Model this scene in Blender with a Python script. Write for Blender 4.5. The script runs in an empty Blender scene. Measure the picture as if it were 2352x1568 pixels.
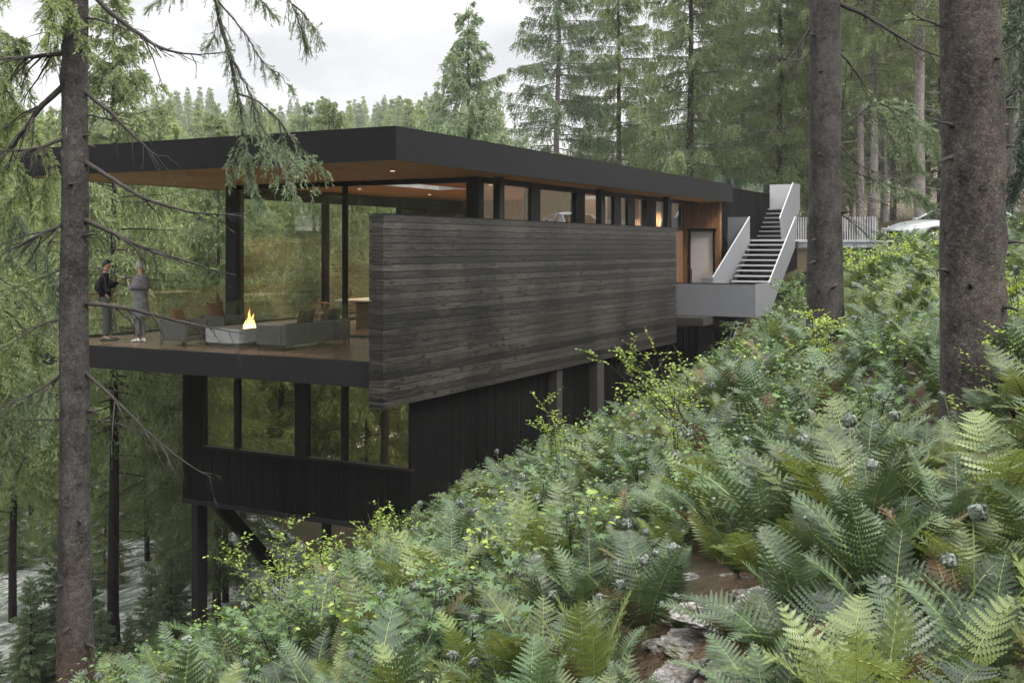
import bpy, bmesh, math, random
import numpy as np
from mathutils import Vector, Matrix

random.seed(11)
RNG = np.random.default_rng(11)
scene = bpy.context.scene
col = scene.collection
R = math.radians

# ------------------------------------------------------------------ camera model
# x runs along the house away from the camera, y across it towards the valley, z = 0 on the terrace
FPX = 2509.0
EYE = 2.05
FX, FY = 0.8833, 0.4688


def at_d(u, v, d):
    r = (u - 1176.0) / FPX * d
    return Vector((FX * d + FY * r, FY * d - FX * r, EYE - (v - 569.0) / FPX * d))


def at_x(u, x):
    t = (u - 1176.0) / FPX
    d = x / (FX + FY * t)
    return d, FY * d - FX * t * d


def at_y(u, y):
    t = (u - 1176.0) / FPX
    d = y / (FY - FX * t)
    return d, FX * d + FY * t * d


def ground_xy(u, d):
    r = (u - 1176.0) / FPX * d
    return FX * d + FY * r, FY * d - FX * r


# ------------------------------------------------------------------ object helpers
def tag(o, label=None, cat=None, group=None, kind=None):
    if label: o['label'] = label
    if cat: o['category'] = cat
    if group: o['group'] = group
    if kind: o['kind'] = kind
    return o


def empty(name, loc=(0, 0, 0), rz=0.0):
    o = bpy.data.objects.new(name, None)
    col.objects.link(o)
    o.location = loc
    o.rotation_euler = (0, 0, rz)
    o.empty_display_size = 0.1
    return o


def link(name, mesh, parent=None, loc=None, rz=0.0):
    o = bpy.data.objects.new(name, mesh)
    col.objects.link(o)
    if parent is not None: o.parent = parent
    if loc is not None: o.location = loc
    if rz: o.rotation_euler = (0, 0, rz)
    return o


KIDS = {}


def copy_tree(o, parent=None):
    c = o.copy()
    col.objects.link(c)
    if parent is not None: c.parent = parent
    for ch in [k for k in o.children]:
        copy_tree(ch, c)
    return c


class MB:
    """collects vertices and faces for one mesh"""

    def __init__(self):
        self.v = []
        self.f = []
        self.m = []

    def add(self, vs, fs, mat=0):
        b = len(self.v)
        self.v.extend([tuple(p) for p in vs])
        for f in fs:
            self.f.append(tuple(i + b for i in f))
            self.m.append(mat)

    def box(self, x0, x1, y0, y1, z0, z1, mat=0):
        vs = [(x0, y0, z0), (x1, y0, z0), (x1, y1, z0), (x0, y1, z0), (x0, y0, z1), (x1, y0, z1), (x1, y1, z1), (x0, y1, z1)]
        self.add(vs, [(3, 2, 1, 0), (4, 5, 6, 7), (0, 1, 5, 4), (1, 2, 6, 5), (2, 3, 7, 6), (3, 0, 4, 7)], mat)

    def prism_y(self, poly, y0, y1, mat=0):
        """poly = [(x, z)], extruded along y"""
        n = len(poly)
        vs = [(x, y0, z) for x, z in poly] + [(x, y1, z) for x, z in poly]
        fs = [tuple(range(n)), tuple(range(2 * n - 1, n - 1, -1))]
        for i in range(n):
            j = (i + 1) % n
            fs.append((i, i + n, j + n, j))
        self.add(vs, fs, mat)

    def tube(self, pts, radii, n=6, mat=0, cap=True):
        pts = [Vector(p) for p in pts]
        rings = []
        up = Vector((0, 0, 1))
        prev = None
        for i, p in enumerate(pts):
            t = (pts[min(i + 1, len(pts) - 1)] - pts[max(i - 1, 0)])
            if t.length < 1e-9: t = Vector((0, 0, 1))
            t.normalize()
            a = prev if prev is not None else (Vector((1, 0, 0)) if abs(t.z) > 0.9 else up)
            s = t.cross(a)
            if s.length < 1e-6: s = t.cross(Vector((0.3, 0.9, 0.1)))
            s.normalize()
            w = s.cross(t).normalized()
            prev = w
            rings.append([p + (s * math.cos(k / n * 2 * math.pi) + w * math.sin(k / n * 2 * math.pi)) * radii[i] for k in range(n)])
        vs = [q for r in rings for q in r]
        fs = []
        for i in range(len(rings) - 1):
            for k in range(n):
                k2 = (k + 1) % n
                fs.append((i * n + k, i * n + k2, (i + 1) * n + k2, (i + 1) * n + k))
        if cap:
            fs.append(tuple(range(n - 1, -1, -1)))
            fs.append(tuple((len(rings) - 1) * n + k for k in range(n)))
        self.add(vs, fs, mat)

    def loft(self, rings, mat=0, closed=True):
        n = len(rings[0])
        vs = [q for r in rings for q in r]
        fs = []
        for i in range(len(rings) - 1):
            for k in range(n):
                k2 = (k + 1) % n
                fs.append((i * n + k, i * n + k2, (i + 1) * n + k2, (i + 1) * n + k))
        if closed:
            fs.append(tuple(range(n - 1, -1, -1)))
            fs.append(tuple((len(rings) - 1) * n + k for k in range(n)))
        self.add(vs, fs, mat)

    def mesh(self, name, mats, smooth=False):
        me = bpy.data.meshes.new(name)
        me.from_pydata(self.v, [], self.f)
        for m in (mats if isinstance(mats, (list, tuple)) else [mats]): me.materials.append(m)
        if isinstance(mats, (list, tuple)) and len(mats) > 1:
            me.polygons.foreach_set('material_index', np.array(self.m, dtype=np.int32))
        if smooth: me.polygons.foreach_set('use_smooth', np.ones(len(self.f), dtype=bool))
        me.update()
        return me

    def build(self, name, mats, parent=None, smooth=False, bevel=0.0, loc=None):
        me = self.mesh(name, mats, smooth)
        bm = bmesh.new()
        bm.from_mesh(me)
        bmesh.ops.recalc_face_normals(bm, faces=bm.faces)
        if bevel > 0:
            bmesh.ops.bevel(bm, geom=[e for e in bm.edges if e.is_manifold and e.calc_face_angle(0) > 0.6], offset=bevel, segments=2, affect='EDGES', profile=0.6)
        bm.to_mesh(me)
        bm.free()
        return link(name, me, parent, loc)


def array_mesh(name, verts, tris, mats, midx=None, tint=None, smooth=False):
    """a triangle mesh straight from numpy arrays"""
    me = bpy.data.meshes.new(name)
    nv, nf = len(verts), len(tris)
    me.vertices.add(nv)
    me.vertices.foreach_set('co', np.asarray(verts, dtype=np.float32).ravel())
    me.loops.add(nf * 3)
    me.loops.foreach_set('vertex_index', np.asarray(tris, dtype=np.int32).ravel())
    me.polygons.add(nf)
    me.polygons.foreach_set('loop_start', np.arange(0, nf * 3, 3, dtype=np.int32))
    for m in mats: me.materials.append(m)
    if midx is not None: me.polygons.foreach_set('material_index', np.asarray(midx, dtype=np.int32))
    if tint is not None:
        a = me.attributes.new('tint', 'FLOAT', 'POINT')
        a.data.foreach_set('value', np.asarray(tint, dtype=np.float32))
    if smooth: me.polygons.foreach_set('use_smooth', np.ones(nf, dtype=bool))
    me.update(calc_edges=True)
    me.validate()
    return me


# ------------------------------------------------------------------ materials
class NT:
    def __init__(self, name):
        self.mat = bpy.data.materials.new(name)
        self.mat.use_nodes = True
        self.t = self.mat.node_tree
        self.t.nodes.clear()

    def n(self, kind, **kw):
        nd = self.t.nodes.new(kind)
        for k, v in kw.items():
            if k in nd.inputs: nd.inputs[k].default_value = v
            else: setattr(nd, k, v)
        return nd

    def l(self, a, b):
        self.t.links.new(a, b)

    def coord(self, which='Object', scale=(1, 1, 1)):
        c = self.n('ShaderNodeTexCoord')
        m = self.n('ShaderNodeMapping')
        m.inputs['Scale'].default_value = scale
        self.l(c.outputs[which], m.inputs['Vector'])
        return m.outputs['Vector']

    def noise(self, vec, scale, detail=4, rough=0.55, dist=0.0):
        nd = self.n('ShaderNodeTexNoise')
        nd.inputs['Scale'].default_value = scale
        nd.inputs['Detail'].default_value = detail
        nd.inputs['Roughness'].default_value = rough
        nd.inputs['Distortion'].default_value = dist
        if vec is not None: self.l(vec, nd.inputs['Vector'])
        return nd.outputs['Fac']

    def ramp(self, fac, stops):
        nd = self.n('ShaderNodeValToRGB')
        e = nd.color_ramp.elements
        while len(e) > 1: e.remove(e[-1])
        e[0].position = stops[0][0]
        e[0].color = (*stops[0][1], 1)
        for p, c in stops[1:]:
            k = e.new(p)
            k.color = (*c, 1)
        self.l(fac, nd.inputs['Fac'])
        return nd.outputs['Color']

    def math(self, op, a, b=None, c=None):
        nd = self.n('ShaderNodeMath', operation=op)
        for i, x in enumerate((a, b, c)):
            if x is None: continue
            if isinstance(x, (int, float)): nd.inputs[i].default_value = x
            else: self.l(x, nd.inputs[i])
        return nd.outputs[0]

    def mix(self, fac, a, b, mode='MIX'):
        nd = self.n('ShaderNodeMix', data_type='RGBA', blend_type=mode)
        for sock, x in ((nd.inputs[0], fac), (nd.inputs[6], a), (nd.inputs[7], b)):
            if isinstance(x, (int, float)): sock.default_value = x
            elif isinstance(x, tuple): sock.default_value = (*x, 1)
            else: self.l(x, sock)
        return nd.outputs[2]

    def bump(self, h, strength=0.4, dist=0.02):
        nd = self.n('ShaderNodeBump')
        nd.inputs['Strength'].default_value = strength
        nd.inputs['Distance'].default_value = dist
        self.l(h, nd.inputs['Height'])
        return nd.outputs['Normal']

    def principled(self, color, rough=0.6, spec=0.5, metal=0.0, normal=None):
        p = self.n('ShaderNodeBsdfPrincipled')
        for k, x in (('Base Color', color), ('Roughness', rough), ('Specular IOR Level', spec), ('Metallic', metal)):
            if isinstance(x, (int, float)): p.inputs[k].default_value = x
            elif isinstance(x, tuple): p.inputs[k].default_value = (*x, 1)
            else: self.l(x, p.inputs[k])
        if normal is not None: self.l(normal, p.inputs['Normal'])
        return p.outputs[0]

    def out(self, sh):
        o = self.n('ShaderNodeOutputMaterial')
        self.l(sh, o.inputs['Surface'])
        return self.mat


def simple(name, c, rough=0.6, spec=0.5, metal=0.0, var=0.25, scale=6.0, bump=0.0):
    t = NT(name)
    v = t.coord()
    f = t.noise(v, scale, 5)
    d = tuple(x * (1 - var) for x in c)
    e = tuple(min(1, x * (1 + var)) for x in c)
    cc = t.ramp(f, [(0.3, d), (0.7, e)])
    nrm = t.bump(f, bump, 0.01) if bump else None
    return t.out(t.principled(cc, rough, spec, metal, nrm))


def leaf_mat(name, dark, light, trans, tfac=0.3, rough=0.5, spec=0.4, hue=0.0):
    """dark/light mixed by the mesh's own tint and the plant's own random value"""
    t = NT(name)
    a = t.n('ShaderNodeAttribute', attribute_name='tint')
    oi = t.n('ShaderNodeObjectInfo')
    f = t.math('MULTIPLY_ADD', oi.outputs['Random'], 0.35, t.math('MULTIPLY', a.outputs['Fac'], 0.75))
    c = t.ramp(f, [(0.05, dark), (0.95, light)])
    tc = t.mix(0.5, c, trans)
    p = t.principled(c, rough, spec)
    tr = t.n('ShaderNodeBsdfTranslucent')
    t.l(tc, tr.inputs['Color'])
    m = t.n('ShaderNodeMixShader')
    m.inputs[0].default_value = tfac
    t.l(p, m.inputs[1])
    t.l(tr.outputs[0], m.inputs[2])
    return t.out(m.outputs[0])


def bark_mat(name, c_dark, c_mid, c_light, scale=9.0, warm=None):
    """flaky conifer bark: small flat scales, dark seams, big stained and lichen patches"""
    t = NT(name)
    v = t.coord('Object', (1, 1, 1.5))
    w = t.noise(v, 9.0, 5, 0.65)
    vv = t.n('ShaderNodeVectorMath', operation='MULTIPLY_ADD')
    t.l(w, vv.inputs[0])
    vv.inputs[1].default_value = (0.16, 0.16, 0.16)
    t.l(v, vv.inputs[2])
    vo = t.n('ShaderNodeTexVoronoi', feature='DISTANCE_TO_EDGE')
    vo.inputs['Scale'].default_value = scale * 1.7
    t.l(vv.outputs[0], vo.inputs['Vector'])
    vid = t.n('ShaderNodeTexVoronoi')
    vid.inputs['Scale'].default_value = scale * 1.7
    t.l(vv.outputs[0], vid.inputs['Vector'])
    big = t.noise(t.coord('Object', (1, 1, 0.6)), 1.7, 6, 0.7)
    midn = t.noise(t.coord('Object', (1, 1, 1.3)), 13, 5, 0.75)
    fine = t.noise(v, 70, 4, 0.7)
    mott = t.math('ADD', t.math('MULTIPLY', big, 0.58), t.math('ADD', t.math('MULTIPLY', midn, 0.30), t.math('MULTIPLY', fine, 0.15)))
    base = t.ramp(mott, [(0.40, c_dark), (0.5, c_mid), (0.62, c_light)])
    vbw = t.n('ShaderNodeSeparateColor')
    t.l(vid.outputs['Color'], vbw.inputs[0])
    base = t.mix(t.math('MULTIPLY', t.math('POWER', vbw.outputs[0], 2.0), 0.40), base, tuple(x * 1.1 for x in c_light))
    if warm:
        sep = t.n('ShaderNodeSeparateXYZ')
        t.l(t.coord(), sep.inputs[0])
        g = t.math('SUBTRACT', t.noise(t.coord('Object', (1, 1, .3)), 2.5, 3), 0.5)
        g = t.math('MULTIPLY_ADD', g, 1.6, t.math('MULTIPLY_ADD', sep.outputs['Z'], -0.42, 1.15))
        nd = t.n('ShaderNodeClamp')
        t.l(g, nd.inputs[0])
        base = t.mix(t.math('MULTIPLY', nd.outputs[0], 0.62), base, t.ramp(midn, [(.35, tuple(x * .45 for x in warm)), (.65, warm)]))
    patch = t.noise(t.coord('Object', (1, 1, .8)), 3.4, 7, 0.75)
    lich = t.ramp(patch, [(0.58, (0, 0, 0)), (0.70, (1, 1, 1))])
    base = t.mix(t.math('MULTIPLY', lich, 0.5), base, (c_light[0] * 1.1, c_light[1] * 1.18, c_light[2] * 1.12))
    base = t.mix(t.ramp(patch, [(0.33, (1, 1, 1)), (0.45, (0, 0, 0))]), base, tuple(x * 0.5 for x in c_dark))
    moss = t.ramp(t.noise(t.coord('Object', (1, 1, .5)), 1.3, 6, .7), [(0.58, (0, 0, 0)), (0.72, (1, 1, 1))])
    base = t.mix(t.math('MULTIPLY', moss, 0.35), base, (c_mid[0] * .9, c_mid[1] * 1.15, c_mid[2] * .7))
    base = t.mix(1.0, base, t.ramp(vo.outputs['Distance'], [(0.0, (0.40, 0.38, 0.37)), (0.11, (1, 1, 1))]), 'MULTIPLY')
    crack = t.ramp(vo.outputs['Distance'], [(0.0, (0, 0, 0)), (0.12, (1, 1, 1))])
    h = t.math('ADD', t.math('MULTIPLY', crack, 0.5), t.math('ADD', t.math('MULTIPLY', midn, 1.2), t.math('MULTIPLY', fine, 0.4)))
    return t.out(t.principled(base, 0.9, 0.2, 0, t.bump(h, 0.9, 0.025)))


def board_mat(name, c_dark, c_light, axis='z', pitch=0.128, along=(0.7, 1, 14), knots=True, rough=0.62, z0=0.0, spec=0.45, lo=0.24, hi=0.74):
    """boards stacked along one object axis: each board has its own tone, grain and knots"""
    t = NT(name)
    sep = t.n('ShaderNodeSeparateXYZ')
    t.l(t.coord(), sep.inputs[0])
    ax = {'x': 'X', 'y': 'Y', 'z': 'Z'}[axis]
    bid = t.math('FLOOR', t.math('DIVIDE', t.math('SUBTRACT', sep.outputs[ax], z0), pitch))
    wn = t.n('ShaderNodeTexWhiteNoise', noise_dimensions='1D')
    t.l(bid, wn.inputs['W'])
    off = t.n('ShaderNodeCombineXYZ')
    for k in 'XYZ': t.l(t.math('MULTIPLY', wn.outputs['Value'], 37.0), off.inputs[k])
    va = t.n('ShaderNodeVectorMath', operation='ADD')
    t.l(t.coord('Object', along), va.inputs[0])
    t.l(off.outputs[0], va.inputs[1])
    ring = t.noise(va.outputs[0], 1.1, 3, 0.5, 0.6)
    grain = t.math('FRACT', t.math('MULTIPLY', ring, 9.0))
    grain = t.math('ABSOLUTE', t.math('SUBTRACT', grain, 0.5))
    vb = t.n('ShaderNodeVectorMath', operation='ADD')
    t.l(t.coord('Object', tuple(a * 5 for a in along)), vb.inputs[0])
    t.l(off.outputs[0], vb.inputs[1])
    fine = t.noise(vb.outputs[0], 2.0, 6, 0.75)
    blot = t.noise(t.coord(), 0.45, 4, 0.6)
    f = t.math('ADD', t.math('MULTIPLY', grain, 0.55), t.math('MULTIPLY', fine, 0.55))
    f = t.math('ADD', f, t.math('MULTIPLY_ADD', wn.outputs['Value'], 0.16, -0.08))
    f = t.math('ADD', f, t.math('MULTIPLY_ADD', blot, 0.55, -0.275))
    c = t.ramp(f, [(lo, c_dark), (hi, c_light)])
    if knots:
        vk = t.n('ShaderNodeVectorMath', operation='ADD')
        kx = t.n('ShaderNodeCombineXYZ')
        t.l(t.math('MULTIPLY', sep.outputs['X'], 3.4), kx.inputs['X'])
        t.l(t.math('MULTIPLY', t.math('SUBTRACT', sep.outputs['Z'], z0), 1.0 / pitch), kx.inputs['Y'])
        t.l(kx.outputs[0], vk.inputs[0])
        t.l(off.outputs[0], vk.inputs[1])
        vo = t.n('ShaderNodeTexVoronoi', voronoi_dimensions='2D')
        vo.inputs['Scale'].default_value = 1.0
        t.l(vk.outputs[0], vo.inputs['Vector'])
        pick = t.n('ShaderNodeSeparateColor')
        t.l(vo.outputs['Color'], pick.inputs[0])
        k = t.ramp(vo.outputs['Distance'], [(0.17, (1, 1, 1)), (0.32, (0, 0, 0))])
        k = t.math('MULTIPLY', k, t.math('GREATER_THAN', pick.outputs[0], 0.74))
        c = t.mix(t.math('MULTIPLY', k, 0.95), c, tuple(x * 0.35 for x in c_dark))
    nrm = t.bump(t.math('ADD', fine, t.math('MULTIPLY', grain, 0.5)), 0.35, 0.006)
    return t.out(t.principled(c, rough, spec, 0, nrm))


def glass_mat(name, tint=(0.9, 0.93, 0.9), base=0.05, power=4.0, refl=(1, 1, 1), gain=0.9):
    t = NT(name)
    tr = t.n('ShaderNodeBsdfTransparent')
    tr.inputs['Color'].default_value = (*tint, 1)
    gl = t.n('ShaderNodeBsdfGlossy')
    gl.inputs['Color'].default_value = (*refl, 1)
    gl.inputs['Roughness'].default_value = 0.006
    lw = t.n('ShaderNodeLayerWeight')
    lw.inputs['Blend'].default_value = 0.5
    f = t.math('MULTIPLY_ADD', t.math('POWER', lw.outputs['Facing'], power), gain, base)
    m = t.n('ShaderNodeMixShader')
    t.l(f, m.inputs[0])
    t.l(tr.outputs[0], m.inputs[1])
    t.l(gl.outputs[0], m.inputs[2])
    return t.out(m.outputs[0])


M = {}
M['fascia'] = simple('dark_fascia_metal', (0.0045, 0.0043, 0.0052), 0.42, 0.15, 0.0, 0.08, 2.0)
M['frame'] = simple('black_window_frame', (0.005, 0.005, 0.0055), 0.45, 0.2, 0.0, 0.1)
M['steel'] = simple('dark_steel', (0.009, 0.009, 0.010), 0.5, 0.22, 0.0, 0.12, 3)
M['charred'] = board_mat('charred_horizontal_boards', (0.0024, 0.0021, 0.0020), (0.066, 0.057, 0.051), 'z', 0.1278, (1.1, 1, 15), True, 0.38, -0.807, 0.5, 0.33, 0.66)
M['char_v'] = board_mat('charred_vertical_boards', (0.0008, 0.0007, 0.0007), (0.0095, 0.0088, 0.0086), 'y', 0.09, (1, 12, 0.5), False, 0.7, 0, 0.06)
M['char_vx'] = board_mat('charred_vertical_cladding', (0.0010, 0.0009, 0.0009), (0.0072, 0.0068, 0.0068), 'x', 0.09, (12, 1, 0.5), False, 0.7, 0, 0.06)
M['ceil'] = board_mat('cedar_soffit_boards', (0.40, 0.22, 0.095), (0.72, 0.46, 0.22), 'y', 0.09, (0.5, 12, 1), False, 0.55)
M['warm_v'] = board_mat('cedar_entry_boards', (0.11, 0.052, 0.022), (0.36, 0.19, 0.085), 'y', 0.085, (1, 11, 0.6), False, 0.55)
M['warm_x'] = board_mat('cedar_lining_boards', (0.30, 0.19, 0.10), (0.50, 0.34, 0.20), 'z', 0.3, (0.6, 1, 4), False, 0.5)
M['warm_x2'] = board_mat('cedar_side_boards_shade_toned', (0.06, 0.030, 0.014), (0.20, 0.105, 0.05), 'x', 0.088, (11, 1, 0.6), False, 0.55)  # cedar toned down: the shade on these boards is put into the colour
M['warm_wall'] = board_mat('oak_wall_panels', (0.36, 0.24, 0.14), (0.52, 0.37, 0.23), 'y', 0.6, (1, 3, 0.7), False, 0.5)
M['deck'] = board_mat('terrace_boards', (0.085, 0.047, 0.030), (0.20, 0.125, 0.088), 'y', 0.12, (0.5, 12, 1), False, 0.22, 0, 0.5)
M['grey_plate'] = simple('grey_painted_steel', (0.125, 0.13, 0.14), 0.5, 0.4, 0.0, 0.05, 4)
M['pale_plate'] = simple('pale_painted_steel', (0.32, 0.32, 0.325), 0.5, 0.4, 0.0, 0.04, 4)
M['tread'] = simple('steel_tread', (0.30, 0.30, 0.31), 0.45, 0.5, 0.0, 0.08, 6)
M['white_door'] = simple('pale_grey_door', (0.42, 0.40, 0.38), 0.5, 0.4, 0.0, 0.03, 3)
M['slat'] = simple('galvanised_slat', (0.30, 0.315, 0.33), 0.45, 0.5, 0.2, 0.1, 8)
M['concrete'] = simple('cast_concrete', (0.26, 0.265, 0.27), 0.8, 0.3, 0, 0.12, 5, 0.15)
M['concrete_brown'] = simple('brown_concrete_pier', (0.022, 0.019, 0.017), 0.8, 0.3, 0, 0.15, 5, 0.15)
M['dark'] = simple('dark_lining', (0.02, 0.018, 0.016), 0.7, 0.3, 0, 0.2)
M['pane'] = glass_mat('clear_window_glass', (0.975, 0.985, 0.975), 0.035, 3.0)
M['pane_low'] = glass_mat('bronze_tinted_glass', (0.50, 0.48, 0.40), 0.62, 3.0, (0.86, 0.80, 0.58), 0.5)
M['guard'] = glass_mat('guard_glass', (0.985, 0.99, 0.988), 0.06, 3.0, (1, 1, 1))
M['green_glass'] = glass_mat('green_edge_glass', (0.62, 0.80, 0.74), 0.10, 3.0, (0.85, 1, 0.95))
M['bark_l'] = bark_mat('spruce_bark_tan', (0.010, 0.009, 0.0085), (0.030, 0.027, 0.0255), (0.090, 0.085, 0.080), 15, (0.17, 0.105, 0.066))
M['bark_r'] = bark_mat('spruce_bark_brown', (0.012, 0.0105, 0.009), (0.042, 0.036, 0.032), (0.108, 0.094, 0.083), 15)
M['bark_g'] = bark_mat('spruce_bark_grey', (0.010, 0.009, 0.008), (0.033, 0.030, 0.028), (0.088, 0.081, 0.075), 16)
M['bark_f'] = simple('forest_bark', (0.050, 0.042, 0.036), 0.9, 0.2, 0, 0.5, 7, 0.5)
M['bark_p'] = simple('forest_bark_pale', (0.13, 0.12, 0.11), 0.9, 0.2, 0, 0.4, 7, 0.5)
M['bark_d'] = simple('forest_bark_dark', (0.022, 0.018, 0.016), 0.9, 0.2, 0, 0.5, 7, 0.5)
M['twig'] = simple('dry_twig', (0.030, 0.026, 0.024), 0.8, 0.2, 0, 0.4, 9)
M['twig_p'] = simple('pale_dead_twig', (0.22, 0.20, 0.185), 0.8, 0.2, 0, 0.3, 9)
M['needle_o'] = leaf_mat('olive_needles', (0.026, 0.046, 0.024), (0.255, 0.31, 0.140), (0.36, 0.43, 0.13), 0.40)
M['needle_g'] = leaf_mat('green_needles', (0.024, 0.048, 0.030), (0.225, 0.30, 0.165), (0.32, 0.40, 0.15), 0.40)
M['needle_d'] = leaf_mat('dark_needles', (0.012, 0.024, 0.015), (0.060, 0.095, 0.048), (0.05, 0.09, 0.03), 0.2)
M['needle_y'] = leaf_mat('bright_needles', (0.036, 0.064, 0.026), (0.30, 0.365, 0.145), (0.38, 0.46, 0.12), 0.40)
M['fern'] = leaf_mat('fern_leaf', (0.003, 0.008, 0.004), (0.072, 0.117, 0.053), (0.10, 0.165, 0.03), 0.16, 0.42, 0.34)
M['fern_y'] = leaf_mat('fern_leaf_yellow', (0.012, 0.024, 0.007), (0.138, 0.180, 0.054), (0.26, 0.30, 0.045), 0.28, 0.42, 0.45)
M['stipe'] = simple('fern_stipe', (0.16, 0.19, 0.06), 0.6, 0.4, 0, 0.3, 10)
M['fern_b'] = leaf_mat('dead_fern_leaf', (0.035, 0.022, 0.012), (0.125, 0.085, 0.048), (0.14, 0.085, 0.04), 0.2, 0.7, 0.2)
M['curl'] = leaf_mat('curled_frond', (0.040, 0.054, 0.042), (0.185, 0.215, 0.175), (0.14, 0.18, 0.10), 0.15, 0.6, 0.4)
M['limb'] = simple('spruce_limb', (0.115, 0.105, 0.090), 0.9, 0.2, 0, 0.35, 9)
M['leaf_y'] = leaf_mat('lime_leaf', (0.09, 0.155, 0.024), (0.29, 0.375, 0.06), (0.36, 0.46, 0.045), 0.42, 0.4, 0.45)
M['leaf_g'] = leaf_mat('green_leaf', (0.022, 0.058, 0.020), (0.100, 0.172, 0.055), (0.20, 0.30, 0.04), 0.36, 0.4, 0.5)
# ------------------------------------------------------------------ terrain
CTRL = [(-10, -10, 2.2), (-10, 0, .2), (-8, 10, -3.5), (-10, 25, -9), (4, -4, 1.5), (5, 0, .42), (0, 0, .2), (0, 6, -1.9), (10.7, 1, .35), (10, -8, 2.6),
        (17, 3.6, .45), (17, -6, 2.6), (26, 4, 1.35), (26, 5.5, .75), (28, 8.5, -1.2), (17, 11.4, -3.45), (21, 11.2, -3.3), (27, 11, -3.1),
        (33, 10.7, -2.3), (34, 8.5, -.6), (30.6, 6.4, .6), (39, 6.9, 1.75), (29.6, 3.9, 1.75), (30, 1, 2.05), (33, 3.0, 1.95), (42, 3, 2.1), (42, -3, 2.3), (48, 5, 2.3), (50, -10, 3.2),
        (9.7, 11.5, -4.1), (17, 16.5, -6.5), (6.5, 14, -5.6), (25, 17, -6.2), (32, 20, -6.5), (5.7, 3, -.75), (10, 6, -1.45), (14, 8, -2.15), (22, 7.5, -1.4),
        (14, 13, -5), (20, 24, -9.3), (14, 21, -8.9), (25, 30, -11.2), (26, 25.5, -10.2), (36, 35, -11.4), (31, 28.5, -11.2), (40, 42, -11.4), (25, 45, -11.5), (15, 35, -11.2), (0, 40, -11), (47, 50, -11), (60, 25, -2.5), (55, 14, 1.9), (80, 10, 4),
        (80, 40, -1), (60, 62, -8), (20, 70, -10), (112, 108, 3), (66, 90, -5), (100, 140, 7), (80, 110, -2), (140, 170, 16), (160, 100, 10), (40, 140, -1),
        (60, 200, 12), (-20, 120, -6), (160, 30, 8), (160, -40, 12), (60, -60, 9), (0, -60, 7), (-60, 0, 0), (-60, 60, -10), (230, 230, 30), (30, 290, 22), (290, 40, 22), (-90, 200, 4)]
_P = np.array(CTRL, dtype=float)


def _tps_fit(P, lam):
    n = len(P)
    d = np.linalg.norm(P[:, None, :2] - P[None, :, :2], axis=2)
    K = np.where(d > 0, d * d * np.log(d + 1e-9), 0) + lam * np.eye(n)
    Q = np.hstack([np.ones((n, 1)), P[:, :2]])
    A = np.zeros((n + 3, n + 3))
    A[:n, :n] = K
    A[:n, n:] = Q
    A[n:, :n] = Q.T
    b = np.zeros(n + 3)
    b[:n] = P[:, 2]
    return np.linalg.solve(A, b)


_W = _tps_fit(_P, 6.0)


def H(x, y):
    x = np.atleast_1d(np.asarray(x, dtype=float))
    y = np.atleast_1d(np.asarray(y, dtype=float))
    out = np.empty_like(x)
    n = len(_P)
    for s in range(0, len(x), 20000):
        xs, ys = x[s:s + 20000], y[s:s + 20000]
        d2 = (xs[:, None] - _P[None, :, 0]) ** 2 + (ys[:, None] - _P[None, :, 1]) ** 2
        K = 0.5 * d2 * np.log(d2 + 1e-12)
        out[s:s + 20000] = K @ _W[:n] + _W[n] + _W[n + 1] * xs + _W[n + 2] * ys
    near = np.exp(-((x - 12) ** 2 + (y - 5) ** 2) / 900.0)
    out += near * 0.07 * (np.sin(x * 1.9 + 1.3 * np.sin(y * 1.1)) + np.sin(y * 2.3 + x * .7)) + (1 - near) * .35 * np.sin(x * .31 + 1.7 * np.sin(y * .23))
    return out


def Hz(x, y): return float(H([x], [y])[0])


def axis_steps(a, b, c0, c1, fine, coarse):
    pts = [c0]
    while pts[-1] < c1: pts.append(pts[-1] + fine)
    st = fine
    p = pts[-1]
    while p < b:
        st = min(coarse, st * 1.18)
        p += st
        pts.append(p)
    st = fine
    p = pts[0]
    left = []
    while p > a:
        st = min(coarse, st * 1.18)
        p -= st
        left.append(p)
    return np.array(left[::-1] + pts)


def make_ground():
    xs = axis_steps(-120, 420, -2, 44, 0.30, 14)
    ys = axis_steps(-120, 420, -6, 22, 0.30, 14)
    X, Y = np.meshgrid(xs, ys, indexing='ij')
    Z = H(X.ravel(), Y.ravel())
    V = np.stack([X.ravel(), Y.ravel(), Z], axis=1)
    nx, ny = len(xs), len(ys)
    i, j = np.meshgrid(np.arange(nx - 1), np.arange(ny - 1), indexing='ij')
    a = (i * ny + j).ravel()
    T = np.concatenate([np.stack([a, a + ny, a + ny + 1], 1), np.stack([a, a + ny + 1, a + 1], 1)])
    t = NT('forest_floor')
    v = t.coord()
    n1 = t.noise(v, 0.5, 5, 0.6)
    n2 = t.noise(v, 9, 6, 0.7)
    n3 = t.noise(t.coord('Object', (4, 40, 10)), 3.0, 4, 0.7, 1.2)
    n4 = t.noise(v, 60, 5, 0.8)
    f = t.math('ADD', t.math('MULTIPLY', n2, 0.38), t.math('ADD', t.math('MULTIPLY', n3, 0.27), t.math('MULTIPLY', n4, 0.35)))
    c = t.ramp(f, [(0.36, (0.018, 0.012, 0.009)), (0.5, (0.060, 0.037, 0.024)), (0.64, (0.17, 0.115, 0.072))])
    moss = t.ramp(n1, [(0.44, (0, 0, 0)), (0.58, (1, 1, 1))])
    c = t.mix(t.math('MULTIPLY', moss, 0.62), c, (0.030, 0.050, 0.017))
    mat = t.out(t.principled(c, 0.9, 0.2, 0, t.bump(f, 0.9, 0.05)))
    me = array_mesh('ground', V, T, [mat], smooth=True)
    tag(link('ground', me), 'brown needle strewn forest slope falling to the river', kind='structure')


make_ground()


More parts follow.
